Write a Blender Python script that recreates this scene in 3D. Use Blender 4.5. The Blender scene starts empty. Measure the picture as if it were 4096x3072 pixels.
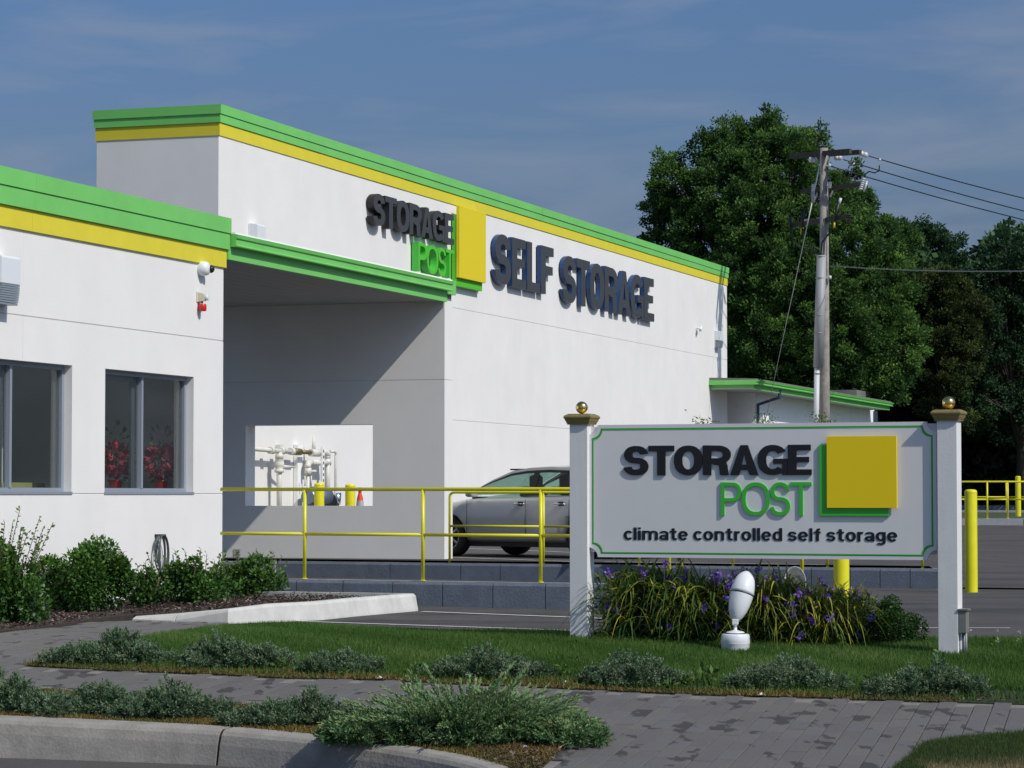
import bpy, bmesh, math, random
import numpy as np
from mathutils import Vector, Matrix
R = math.radians
random.seed(7); rng = np.random.default_rng(11)
sc = bpy.context.scene
COL = sc.collection

# ------------------------------------------------------------------ camera, sky, sun
F, CX, CY, CAMZ, PITCH = 10700.0, 2048.0, 1536.0, 1.32, R(2.355)
cam = bpy.data.cameras.new("camera"); camo = bpy.data.objects.new("camera", cam); COL.objects.link(camo)
cam.sensor_width = 36; cam.lens = 36 * F / 4096; cam.clip_start = .5; cam.clip_end = 3000
camo.location = (0, 0, CAMZ); camo.rotation_euler = (R(90) + PITCH, 0, 0)
sc.camera = camo
SUNV = Vector((.8227, -.6839, 1.04)).normalized()
el = math.asin(SUNV.z); az = math.atan2(SUNV.x, SUNV.y)
sl = bpy.data.lights.new("sun", 'SUN'); sl.energy = 3.36; sl.angle = R(.53); sl.color = (1, .95, .87)
so = bpy.data.objects.new("sun", sl); COL.objects.link(so); so.location = (20, -20, 40)
so.rotation_euler = (-SUNV).to_track_quat('-Z', 'Y').to_euler()
wd = bpy.data.worlds.new("World"); sc.world = wd; wd.use_nodes = True
def setup_world():
    n = wd.node_tree.nodes; l = wd.node_tree.links; bg = n['Background']
    s = n.new('ShaderNodeTexSky'); s.sky_type = 'NISHITA'; s.sun_disc = False
    s.sun_elevation = el; s.sun_rotation = az; s.air_density = 1.0; s.dust_density = 3.0; s.ozone_density = 3.0
    m = n.new('ShaderNodeMix'); m.data_type = 'RGBA'; m.blend_type = 'MULTIPLY'; m.inputs[0].default_value = 1
    m.inputs[7].default_value = (.43, .56, .745, 1)
    l.new(s.outputs[0], m.inputs[6])
    # thin streaks of cirrus everywhere on the sky
    tc = n.new('ShaderNodeTexCoord'); mp = n.new('ShaderNodeMapping'); mp.inputs['Scale'].default_value = (3.2, 3.2, 17)
    mp.inputs['Rotation'].default_value = (R(5), R(-9), 0)
    l.new(tc.outputs['Generated'], mp.inputs[0])
    ns = n.new('ShaderNodeTexNoise'); ns.inputs['Scale'].default_value = 2.3; ns.inputs['Detail'].default_value = 6
    ns.inputs['Roughness'].default_value = .52; ns.inputs['Distortion'].default_value = .5
    l.new(mp.outputs[0], ns.inputs[0])
    mr = n.new('ShaderNodeMapRange'); mr.inputs[1].default_value = .47; mr.inputs[2].default_value = .80
    mr.inputs[3].default_value = 0; mr.inputs[4].default_value = .6; mr.clamp = True
    l.new(ns.outputs[0], mr.inputs[0])
    mx = n.new('ShaderNodeMix'); mx.data_type = 'RGBA'
    # pale summer haze low over the horizon, all the way round
    sp = n.new('ShaderNodeSeparateXYZ'); l.new(tc.outputs['Generated'], sp.inputs[0])
    hz = n.new('ShaderNodeMapRange'); hz.inputs[1].default_value = .0; hz.inputs[2].default_value = .20; hz.inputs[3].default_value = .75; hz.inputs[4].default_value = 0; l.new(sp.outputs[2], hz.inputs[0])
    mh = n.new('ShaderNodeMix'); mh.data_type = 'RGBA'; l.new(hz.outputs[0], mh.inputs[0]); l.new(m.outputs[2], mh.inputs[6])
    bw = n.new('ShaderNodeRGBToBW'); l.new(s.outputs[0], bw.inputs[0]); vh = n.new('ShaderNodeVectorMath'); vh.operation = 'SCALE'; vh.inputs[0].default_value = (.395, .495, .70); l.new(bw.outputs[0], vh.inputs['Scale']); l.new(vh.outputs[0], mh.inputs[7])
    l.new(mr.outputs[0], mx.inputs[0]); l.new(mh.outputs[2], mx.inputs[6]); mx.inputs[7].default_value = (2.35, 2.6, 3.25, 1)
    l.new(mx.outputs[2], bg.inputs[0]); bg.inputs[1].default_value = .125
setup_world()
sc.view_settings.view_transform = 'Standard'; sc.view_settings.look = 'None'
sc.view_settings.exposure = 0; sc.view_settings.gamma = 1; sc.view_settings.use_curve_mapping = False
sc.cycles.max_bounces = 6; sc.cycles.transparent_max_bounces = 12

# ------------------------------------------------------------------ geometry of the view
def ray(px, py):
    v = (CY - py) / F
    return Vector(((px - CX) / F, math.cos(PITCH) - v * math.sin(PITCH), math.sin(PITCH) + v * math.cos(PITCH)))
CAMP = Vector((0, 0, CAMZ))
def at(px, py, Y):
    r = ray(px, py); return CAMP + r * (Y / r.y)
PZ = [(-50, -1.2), (14, -.505), (24.1, 0), (28, 0), (32, .05), (38, 0), (77, .42), (103, .72), (900, .72)]
def T(y):
    for (a, za), (b, zb) in zip(PZ, PZ[1:]):
        if y <= b: return za + (zb - za) * (y - a) / (b - a)
    return .72
def gp(dx, dy, off=0):
    """ground point seen at display pixel (2212 px wide)"""
    r = ray(dx * 1.8517, dy * 1.8517); t = 20.0
    for _ in range(90):
        t = .5 * t + .5 * (T(r.y * t) + off - CAMZ) / r.z
    return Vector((r.x * t, r.y * t, CAMZ + r.z * t))

class Frame:
    def __init__(s, O, ang):
        s.O = Vector((O[0], O[1], 0)); s.a = ang
        s.ex = Vector((math.cos(ang), math.sin(ang), 0)); s.ey = Vector((-math.sin(ang), math.cos(ang), 0))
    def hit(s, px, py, q=0):
        r = ray(px, py); P = s.O + s.ey * q
        t = (P - CAMP).dot(s.ey) / r.dot(s.ey); X = CAMP + r * t
        return ((X - s.O).dot(s.ex), X.z)
    def w(s, a, b, z=0): return s.O + s.ex * a + s.ey * b + Vector((0, 0, z))
BF = Frame((-1.06, 42), math.atan2(.9459, .3244))      # building frame: x along the sign facade, y inward
QB = 4.39                                                # the tall facade stands this far behind the office front
SF = Frame((.518, 24.1), R(-22))                         # ground sign frame

# ------------------------------------------------------------------ object helpers
def empty(name, loc=(0, 0, 0), rz=0, parent=None):
    o = bpy.data.objects.new(name, None); COL.objects.link(o); o.location = loc; o.rotation_euler = (0, 0, rz)
    o.empty_display_size = .2
    if parent: o.parent = parent
    return o
def tag(o, label=None, cat=None, group=None, kind=None):
    if label: o['label'] = label
    if cat: o['category'] = cat
    if group: o['group'] = group
    if kind: o['kind'] = kind
    return o
class MB:
    def __init__(s): s.v = []; s.f = []; s.sm = []
    def add(s, vs, fs, smooth=False):
        b = len(s.v); s.v += [tuple(x) for x in vs]; s.f += [tuple(i + b for i in f) for f in fs]; s.sm += [smooth] * len(fs); return s
    def box(s, x0, x1, y0, y1, z0, z1):
        v = [(x, y, z) for z in (z0, z1) for y in (y0, y1) for x in (x0, x1)]
        return s.add(v, [(0, 2, 3, 1), (4, 5, 7, 6), (0, 1, 5, 4), (2, 6, 7, 3), (0, 4, 6, 2), (1, 3, 7, 5)])
    def quad(s, *p): return s.add(p, [tuple(range(len(p)))])
    def tube(s, pts, r, n=10, caps=True, smooth=True):
        pts = [Vector(p) for p in pts]; rs = r if isinstance(r, (list, tuple)) else [r] * len(pts)
        vs = []; prev = None
        for i, p in enumerate(pts):
            if i == 0: t = pts[1] - p
            elif i == len(pts) - 1: t = p - pts[i - 1]
            else: t = (pts[i + 1] - p).normalized() + (p - pts[i - 1]).normalized()
            t.normalize()
            u = prev if prev is not None else (Vector((0, 0, 1)) if abs(t.z) < .9 else Vector((1, 0, 0)))
            u = (u - t * u.dot(t)).normalized(); prev = u; w = t.cross(u)
            for k in range(n):
                a = 2 * math.pi * k / n; vs.append(p + (u * math.cos(a) + w * math.sin(a)) * rs[i])
        fs = [(i * n + k, i * n + (k + 1) % n, (i + 1) * n + (k + 1) % n, (i + 1) * n + k) for i in range(len(pts) - 1) for k in range(n)]
        s.add(vs, fs, smooth)
        if caps:
            b = len(s.v) - len(vs)
            s.f.append(tuple(b + k for k in range(n))[::-1]); s.sm.append(False)
            s.f.append(tuple(b + (len(pts) - 1) * n + k for k in range(n))); s.sm.append(False)
        return s
    def lathe(s, prof, c=(0, 0, 0), n=20, smooth=True, M=None):
        vs = []; M = M or Matrix.Identity(3)
        for r, z in prof:
            for k in range(n):
                a = 2 * math.pi * k / n; vs.append(Vector(c) + M @ Vector((r * math.cos(a), r * math.sin(a), z)))
        fs = [(i * n + k, i * n + (k + 1) % n, (i + 1) * n + (k + 1) % n, (i + 1) * n + k) for i in range(len(prof) - 1) for k in range(n)]
        return s.add(vs, fs, smooth)
    def prof(s, pts, x0, x1):
        """extrude a (y, z) outline along x"""
        n = len(pts); v = [(x0, y, z) for y, z in pts] + [(x1, y, z) for y, z in pts]
        return s.add(v, [tuple(range(n))[::-1], tuple(range(n, 2 * n))] + [(i, (i + 1) % n, n + (i + 1) % n, n + i) for i in range(n)])
    def build(s, name, m, parent=None, bevel=0, loc=None, kind=None, fix=False):
        me = bpy.data.meshes.new(name); me.from_pydata(s.v, [], s.f); me.materials.append(m)
        me.polygons.foreach_set('use_smooth', s.sm)
        if fix:
            bm = bmesh.new(); bm.from_mesh(me); bmesh.ops.recalc_face_normals(bm, faces=bm.faces); bm.to_mesh(me); bm.free()
        o = bpy.data.objects.new(name, me); COL.objects.link(o)
        if parent: o.parent = parent
        if loc: o.location = loc
        if bevel:
            b = o.modifiers.new('bevel', 'BEVEL'); b.width = bevel; b.segments = 2; b.limit_method = 'ANGLE'; b.angle_limit = R(40)
        if kind: o['kind'] = kind
        return o
def copy_tree(o, parent=None):
    c = o.copy(); COL.objects.link(c)
    if parent: c.parent = parent
    for ch in list(o.children): copy_tree(ch, c)
    return c
def poly_mesh(name, pts, zf, m, parent=None, depth=0, off=0):
    """flat sheet (or slab) over a world XY outline following the ground height"""
    bm = bmesh.new(); vs = [bm.verts.new((p[0], p[1], 0)) for p in pts]
    f = bm.faces.new(vs); bm.normal_update()
    if f.normal.z < 0: f.normal_flip()
    for yy in [p[0] for p in PZ[1:-1]]:
        bmesh.ops.bisect_plane(bm, geom=bm.verts[:] + bm.edges[:] + bm.faces[:], plane_co=(0, yy, 0), plane_no=(0, 1, 0))
    bmesh.ops.triangulate(bm, faces=bm.faces[:])
    if depth:
        r = bmesh.ops.extrude_face_region(bm, geom=bm.faces[:])
        low = [v for v in r['geom'] if isinstance(v, bmesh.types.BMVert)]
        for v in bm.verts: v.co.z = zf(v.co.x, v.co.y) + off
        for v in low: v.co.z -= depth
        bmesh.ops.recalc_face_normals(bm, faces=bm.faces)
    else:
        for v in bm.verts: v.co.z = zf(v.co.x, v.co.y) + off
    me = bpy.data.meshes.new(name); bm.to_mesh(me); bm.free(); me.materials.append(m)
    o = bpy.data.objects.new(name, me); COL.objects.link(o)
    if parent: o.parent = parent
    return o
def TT(x, y): return T(y)
def inpoly(x, y, poly):
    c = np.zeros(np.shape(x), bool); n = len(poly)
    for i in range(n):
        x1, y1 = poly[i][0], poly[i][1]; x2, y2 = poly[(i + 1) % n][0], poly[(i + 1) % n][1]
        if y1 == y2: continue
        c ^= ((y1 > y) != (y2 > y)) & (x < (x2 - x1) * (y - y1) / (y2 - y1) + x1)
    return c
def Tn(y): return np.interp(y, [p[0] for p in PZ], [p[1] for p in PZ])
def scatter(poly, n):
    xs = [p[0] for p in poly]; ys = [p[1] for p in poly]
    x = rng.uniform(min(xs), max(xs), n); y = rng.uniform(min(ys), max(ys), n); k = inpoly(x, y, poly)
    return x[k], y[k]
def blades(name, P, A, L, W, m, parent=None, tint=None, S=None, fold=0, mid=.5):
    """many leaves: base P, axis A (unit), length L, width W (arrays) as diamond quads with a 'tint' attribute"""
    N = len(P); L = np.broadcast_to(L, N)[:, None]; W = np.broadcast_to(W, N)[:, None]
    if S is None: S = rng.normal(size=(N, 3))
    S = np.cross(A, S); S /= np.linalg.norm(S, axis=1)[:, None] + 1e-9
    nrm = np.cross(A, S)
    v = np.empty((N, 4, 3)); v[:, 0] = P; v[:, 2] = P + A * L
    v[:, 1] = P + A * L * mid + S * W * .5 + nrm * W * fold; v[:, 3] = P + A * L * mid - S * W * .5 + nrm * W * fold
    me = bpy.data.meshes.new(name); me.vertices.add(4 * N); me.vertices.foreach_set('co', v.ravel())
    me.loops.add(4 * N); me.loops.foreach_set('vertex_index', np.arange(4 * N)); me.polygons.add(N)
    me.polygons.foreach_set('loop_start', np.arange(0, 4 * N, 4)); me.polygons.foreach_set('loop_total', np.full(N, 4))
    me.update(calc_edges=True)
    a = me.attributes.new('tint', 'FLOAT', 'POINT'); tint = rng.random(N) if tint is None else tint
    a.data.foreach_set('value', np.repeat(tint, 4)); me.materials.append(m)
    o = bpy.data.objects.new(name, me); COL.objects.link(o)
    if parent: o.parent = parent
    return o
def unit(a): return a / (np.linalg.norm(a, axis=1)[:, None] + 1e-9)

# ------------------------------------------------------------------ materials
def mat(name, col, rough=.6, metal=0, noise=0, nscale=8, bump=0, bscale=60, spec=.5, coat=0, col2=None, coords='Object', emis=None, speckle=None):
    m = bpy.data.materials.new(name); m.use_nodes = True; n = m.node_tree.nodes; l = m.node_tree.links; p = n['Principled BSDF']
    p.inputs['Roughness'].default_value = rough; p.inputs['Metallic'].default_value = metal
    p.inputs['Specular IOR Level'].default_value = spec; p.inputs['Coat Weight'].default_value = coat
    c = (*col, 1); p.inputs['Base Color'].default_value = c
    if noise or bump or col2 or speckle:
        tc = n.new('ShaderNodeTexCoord')
    if noise or col2:
        t = n.new('ShaderNodeTexNoise'); t.inputs['Scale'].default_value = nscale; t.inputs['Detail'].default_value = 7; t.inputs['Roughness'].default_value = .6
        l.new(tc.outputs[coords], t.inputs[0])
        rp = n.new('ShaderNodeMapRange'); rp.inputs[1].default_value = .3; rp.inputs[2].default_value = .7
        l.new(t.outputs[0], rp.inputs[0])
        mx = n.new('ShaderNodeMix'); mx.data_type = 'RGBA'; l.new(rp.outputs[0], mx.inputs[0])
        a = tuple(x * (1 - noise) for x in col); b = col2 if col2 else tuple(min(1, x * (1 + noise)) for x in col)
        mx.inputs[6].default_value = (*a, 1); mx.inputs[7].default_value = (*b, 1)
        out = mx.outputs[2]
        if speckle:
            t2 = n.new('ShaderNodeTexNoise'); t2.inputs['Scale'].default_value = speckle[0]; t2.inputs['Detail'].default_value = 2
            l.new(tc.outputs[coords], t2.inputs[0])
            r2 = n.new('ShaderNodeMapRange'); r2.inputs[1].default_value = .35; r2.inputs[2].default_value = .68
            r2.inputs[3].default_value = 1 - speckle[1]; r2.inputs[4].default_value = 1 + speckle[1]
            l.new(t2.outputs[0], r2.inputs[0])
            vm = n.new('ShaderNodeVectorMath'); vm.operation = 'SCALE'; l.new(out, vm.inputs[0]); l.new(r2.outputs[0], vm.inputs['Scale']); out = vm.outputs[0]
        l.new(out, p.inputs['Base Color'])
    if bump:
        t = n.new('ShaderNodeTexNoise'); t.inputs['Scale'].default_value = bscale; t.inputs['Detail'].default_value = 4
        l.new(tc.outputs[coords], t.inputs[0])
        b = n.new('ShaderNodeBump'); b.inputs['Strength'].default_value = bump; b.inputs['Distance'].default_value = .01
        l.new(t.outputs[0], b.inputs['Height']); l.new(b.outputs[0], p.inputs['Normal'])
    return m
def leafmat(name, stops, rough=.55, trans=.25, spec=.3, transcol=None):
    m = bpy.data.materials.new(name); m.use_nodes = True; n = m.node_tree.nodes; l = m.node_tree.links; p = n['Principled BSDF']
    a = n.new('ShaderNodeAttribute'); a.attribute_name = 'tint'
    cr = n.new('ShaderNodeValToRGB'); l.new(a.outputs['Fac'], cr.inputs[0]); e = cr.color_ramp.elements
    for i, (pos, c) in enumerate(stops):
        x = e[i] if i < 2 else e.new(pos)
        x.position = pos; x.color = (*c, 1)
    l.new(cr.outputs[0], p.inputs['Base Color']); p.inputs['Roughness'].default_value = rough; p.inputs['Specular IOR Level'].default_value = spec
    if trans:
        tr = n.new('ShaderNodeBsdfTranslucent'); l.new(cr.outputs[0], tr.inputs[0])
        ms = n.new('ShaderNodeMixShader'); ms.inputs[0].default_value = trans
        l.new(p.outputs[0], ms.inputs[1]); l.new(tr.outputs[0], ms.inputs[2]); l.new(ms.outputs[0], n['Material Output'].inputs[0])
    return m
def glassmat(name, tintc, refl=.08, rough=.02):
    m = bpy.data.materials.new(name); m.use_nodes = True; n = m.node_tree.nodes; l = m.node_tree.links; n.remove(n['Principled BSDF'])
    t = n.new('ShaderNodeBsdfTransparent'); t.inputs[0].default_value = (*tintc, 1)
    g = n.new('ShaderNodeBsdfGlossy'); g.inputs['Roughness'].default_value = rough
    fr = n.new('ShaderNodeFresnel'); ge = n.new('ShaderNodeNewGeometry'); io = n.new('ShaderNodeMapRange'); io.inputs[3].default_value = 1.5; io.inputs[4].default_value = 1 / 1.5
    l.new(ge.outputs['Backfacing'], io.inputs[0]); l.new(io.outputs[0], fr.inputs[0])
    mp = n.new('ShaderNodeMath'); mp.operation = 'MULTIPLY_ADD'; mp.inputs[1].default_value = 1; mp.inputs[2].default_value = refl - .04; l.new(fr.outputs[0], mp.inputs[0])
    ms = n.new('ShaderNodeMixShader'); l.new(mp.outputs[0], ms.inputs[0]); l.new(t.outputs[0], ms.inputs[1]); l.new(g.outputs[0], ms.inputs[2])
    l.new(ms.outputs[0], n['Material Output'].inputs[0]); return m

WHITE = (.79, .775, .745)
M = dict(
    stucco=mat('white stucco', WHITE, .85, noise=.025, nscale=1.3, bump=.25, bscale=140, spec=.2, speckle=(90, .03)),
    green=mat('green painted metal', (.185, .57, .135), .42, noise=.05, nscale=1.2, spec=.4),
    yellowband=mat('yellow painted band', (.70, .61, .045), .6, noise=.03, nscale=3, bump=.1, bscale=150, spec=.3),
    soffit=mat('soffit boards', (.42, .42, .41), .7, noise=.05, nscale=3),
    rail=mat('yellow railing paint', (.68, .64, .015), .38, noise=.06, nscale=6, spec=.5, bump=.06, bscale=40),
    bollard=mat('yellow bollard sleeve', (.70, .66, .012), .45, noise=.07, nscale=5, spec=.45),
    blockwall=mat('blue grey painted concrete', (.145, .175, .22), .7, noise=.14, nscale=5, bump=.45, bscale=35, speckle=(60, .10)),
    blocktop=mat('worn blue grey paint', (.19, .21, .25), .7, noise=.12, nscale=6, bump=.4, bscale=35, col2=(.34, .34, .35)),
    greyblock=mat('bare concrete block', (.33, .34, .37), .8, noise=.12, nscale=6, bump=.4, bscale=35),
    concrete=mat('weathered kerb concrete', (.32, .30, .262), .85, noise=.16, nscale=4, bump=.35, bscale=45, speckle=(110, .10)),
    concretew=mat('pale new concrete kerb', (.58, .575, .54), .85, noise=.10, nscale=4, bump=.12, bscale=45, speckle=(100, .05)),
    asphalt=mat('asphalt', (.064, .059, .055), .85, noise=.22, nscale=1.1, bump=.5, bscale=110, speckle=(170, .3), coords='Object'),
    line=mat('white road paint', (.62, .62, .60), .7, noise=.18, nscale=12, bump=.2),
    joint=mat('wall joint shadow gap', (.55, .55, .54), .9),
    soil=mat('dark soil', (.035, .026, .02), .95, noise=.3, nscale=14, bump=.8, bscale=60),
    lawnbase=mat('lawn soil', (.022, .035, .012), .95, noise=.3, nscale=10, bump=.6, bscale=60),
    field=mat('rough grass ground', (.05, .07, .025), .95, noise=.3, nscale=.4, bump=.4, bscale=4),
    sand=mat('joint sand', (.20, .185, .165), .95, noise=.2, nscale=20),
    signwhite=mat('white sign paint', (.77, .765, .75), .5, noise=.02, nscale=3, bump=.05, bscale=90),
    postwhite=mat('white wood post paint', (.77, .765, .75), .55, noise=.035, nscale=4, bump=.12, bscale=40),
    signblack=mat('black sign letter', (.012, .012, .014), .45),
    signgreen=mat('green sign letter', (.06, .50, .05), .5),
    signyellow=mat('yellow sign panel', (.96, .70, .002), .55),
    groove=mat('shaded groove green', (.015, .30, .03), .5),
    gold=mat('polished gold ball', (.86, .62, .20), .16, 1, noise=.05, nscale=30),
    cap=mat('dull gold moulding', (.30, .235, .085), .45, .35, noise=.15, nscale=14),
    letterface=mat('charcoal letter face', (.050, .053, .058), .5),
    letterside=mat('blue letter return', (.012, .045, .14), .4),
    letterblack=mat('black letter return', (.013, .013, .015), .5),
    plastic=mat('white plastic housing', (.70, .73, .75), .4),
    lampglass=mat('ribbed lamp lens', (.22, .26, .30), .25, spec=.7),
    darkglass=mat('dark dome', (.01, .01, .012), .08, spec=.8),
    ivory=mat('ivory plastic', (.60, .57, .44), .5),
    red=mat('red beacon', (.55, .02, .02), .3),
    frame=mat('blue grey window frame', (.27, .30, .35), .4, .1),
    winglass=glassmat('window glass', (.82, .88, .86), .17),
    cglass=glassmat('car window glass', (.50, .66, .60), .10),
    sash=mat('dark sash', (.10, .11, .12), .5),
    interior=mat('office wall', (.74, .76, .70), .9, noise=.03, nscale=2),
    intfloor=mat('office floor', (.58, .56, .52), .7),
    intdark=mat('dark office furniture', (.02, .022, .04), .6),
    pipe=mat('cream painted pipe', (.66, .65, .58), .5, noise=.1, nscale=9),
    brass=mat('old brass valve', (.22, .19, .08), .4, .6),
    fdc=mat('blue grey connector', (.16, .20, .28), .35, .4),
    chrome=mat('chrome cap', (.75, .77, .8), .12, 1),
    orange=mat('orange cone rubber', (.75, .06, .015), .5), greyband=mat('grey reflective band', (.40, .41, .43), .4),
    hose=mat('grey garden hose', (.06, .075, .075), .45),
    car=mat('silver car paint', (.50, .50, .49), .3, .35, coat=.6), rubber=mat('tyre rubber', (.015, .015, .015), .75),
    rim=mat('alloy rim', (.45, .46, .48), .3, .9), black=mat('black trim', (.012, .012, .013), .5),
    seat=mat('dark seat cloth', (.03, .03, .03), .8),
    wood=mat('weathered pole wood', (.27, .245, .215), .85, noise=.25, nscale=6, bump=.6, bscale=18),
    armwood=mat('dark crossarm wood', (.055, .05, .042), .85, noise=.25, nscale=8),
    galv=mat('grey conduit', (.31, .325, .335), .6, .1), pvc=mat('white conduit', (.55, .56, .57), .5),
    porcelain=mat('grey porcelain', (.55, .56, .57), .25), cable=mat('black cable', (.012, .012, .014), .5),
    guy=mat('steel guy wire', (.22, .23, .23), .6, .2), tagy=mat('yellow tag', (.6, .45, .02), .5),
    lampw=mat('glossy white floodlight', (.74, .76, .78), .22, spec=.6, coat=.4), reflector=mat('lamp reflector', (.42, .43, .40), .45),
    metalbox=mat('grey metal box', (.27, .265, .24), .5, .4, noise=.1, nscale=12),
    roofing=mat('grey roofing', (.16, .155, .15), .9, noise=.3, nscale=2), downpipe=mat('navy downspout', (.03, .05, .10), .5),
    annex=mat('grey white stucco', (.86, .86, .85), .9, noise=.05, nscale=2, bump=.2, bscale=60),
    bark=mat('tree bark', (.05, .04, .032), .9, noise=.3, nscale=6, bump=.7, bscale=12),
    stem=mat('shrub stem', (.09, .065, .04), .9),
    mulch=leafmat('mulch chips', [(0, (.022, .014, .011)), (.6, (.065, .042, .034)), (.88, (.12, .085, .07)), (1, (.32, .27, .23))], .9, 0),
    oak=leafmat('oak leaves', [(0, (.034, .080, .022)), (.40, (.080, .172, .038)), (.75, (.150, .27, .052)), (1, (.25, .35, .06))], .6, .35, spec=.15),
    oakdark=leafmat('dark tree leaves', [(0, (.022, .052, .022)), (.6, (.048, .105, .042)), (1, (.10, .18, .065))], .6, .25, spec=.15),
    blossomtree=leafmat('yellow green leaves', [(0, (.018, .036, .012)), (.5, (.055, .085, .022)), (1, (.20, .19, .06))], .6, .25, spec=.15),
    thicket=leafmat('deep shade thicket', [(0, (.006, .013, .006)), (1, (.016, .032, .012))], .7, .1),  # near-black leaf colours hold the deep shade under the crowns
    lawn=leafmat('lawn blades', [(0, (.040, .095, .016)), (.6, (.082, .175, .032)), (.92, (.17, .26, .07)), (1, (.30, .27, .12))], .55, .4, spec=.2),
    drylawn=leafmat('dry lawn blades', [(0, (.03, .065, .012)), (.45, (.07, .11, .03)), (.8, (.20, .17, .08)), (1, (.40, .33, .19))], .6, .3),
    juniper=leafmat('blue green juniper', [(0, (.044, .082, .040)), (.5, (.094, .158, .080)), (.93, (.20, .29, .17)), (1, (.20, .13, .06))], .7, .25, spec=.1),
    juniperg=leafmat('green juniper', [(0, (.04, .09, .034)), (.5, (.085, .175, .065)), (.93, (.26, .39, .17)), (1, (.24, .10, .05))], .65, .25, spec=.15),
    sedum=leafmat('creeping sedum', [(0, (.055, .075, .018)), (.45, (.12, .115, .03)), (.8, (.20, .12, .035)), (1, (.28, .19, .04))], .6, .2),
    weed=leafmat('weed leaves', [(0, (.05, .11, .02)), (1, (.13, .22, .05))], .5, .35),
    shrub=leafmat('shrub leaves', [(0, (.026, .075, .016)), (.6, (.062, .155, .026)), (1, (.17, .30, .05))], .45, .3, spec=.35),
    box=leafmat('boxwood leaves', [(0, (.014, .045, .010)), (.7, (.032, .092, .014)), (1, (.09, .17, .03))], .45, .25, spec=.3),
    strap=leafmat('spiderwort leaves', [(0, (.028, .080, .015)), (.40, (.085, .155, .025)), (.72, (.30, .31, .04)), (1, (.58, .50, .07))], .5, .4, spec=.3),
    purple=leafmat('purple petals', [(0, (.13, .06, .38)), (1, (.33, .18, .72))], .6, .35),
    budbrown=leafmat('brown seed heads', [(0, (.09, .06, .03)), (1, (.30, .25, .10))], .7, .1),
    poin=leafmat('red bracts', [(0, (.34, .03, .045)), (1, (.72, .10, .12))], .6, .2),
)
def weather(m, amt=.05, sc=(1.6, 1.6, .12)):
    n = m.node_tree.nodes; l = m.node_tree.links; p = n['Principled BSDF']; src = p.inputs['Base Color'].links[0].from_socket
    g = n.new('ShaderNodeNewGeometry'); mp = n.new('ShaderNodeMapping'); mp.inputs['Scale'].default_value = sc; l.new(g.outputs['Position'], mp.inputs[0])
    t = n.new('ShaderNodeTexNoise'); t.inputs['Scale'].default_value = 2.2; t.inputs['Detail'].default_value = 8; t.inputs['Roughness'].default_value = .65; l.new(mp.outputs[0], t.inputs[0])
    r = n.new('ShaderNodeMapRange'); r.inputs[1].default_value = .35; r.inputs[2].default_value = .75; r.inputs[3].default_value = 1; r.inputs[4].default_value = 1 - amt; l.new(t.outputs[0], r.inputs[0])
    vm = n.new('ShaderNodeVectorMath'); vm.operation = 'SCALE'; l.new(src, vm.inputs[0]); l.new(r.outputs[0], vm.inputs['Scale']); l.new(vm.outputs[0], p.inputs['Base Color'])
weather(M['stucco'], .045, (.7, .7, .3)); weather(M['green'], .07, (1.2, 1.2, 1.2)); weather(M['yellowband'], .06, (1, 1, 1)); weather(M['postwhite'], .07, (6, 6, .5)); weather(M['signwhite'], .03, (2, 2, .6)); weather(M['concretew'], .18, (4, 4, 1)); weather(M['concrete'], .22, (3, 3, 2)); weather(M['blockwall'], .16, (3, 3, 1))
def line_extra():
    # asphalt: add long faint seams and damp patches
    m = M['asphalt']; n = m.node_tree.nodes; l = m.node_tree.links; p = n['Principled BSDF']
    src = p.inputs['Base Color'].links[0].from_socket
    tc = n.new('ShaderNodeTexCoord'); mp = n.new('ShaderNodeMapping'); mp.inputs['Scale'].default_value = (.25, 1.6, 1); mp.inputs['Rotation'].default_value = (0, 0, R(22))
    l.new(tc.outputs['Object'], mp.inputs[0]); t = n.new('ShaderNodeTexNoise'); t.inputs['Scale'].default_value = .9; t.inputs['Detail'].default_value = 5
    l.new(mp.outputs[0], t.inputs[0]); r = n.new('ShaderNodeMapRange'); r.inputs[1].default_value = .56; r.inputs[2].default_value = .61; r.inputs[3].default_value = 1.12; r.inputs[4].default_value = .78
    l.new(t.outputs[0], r.inputs[0]); vm = n.new('ShaderNodeVectorMath'); vm.operation = 'SCALE'; l.new(src, vm.inputs[0]); l.new(r.outputs[0], vm.inputs['Scale']); l.new(vm.outputs[0], p.inputs['Base Color'])
line_extra()
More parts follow.
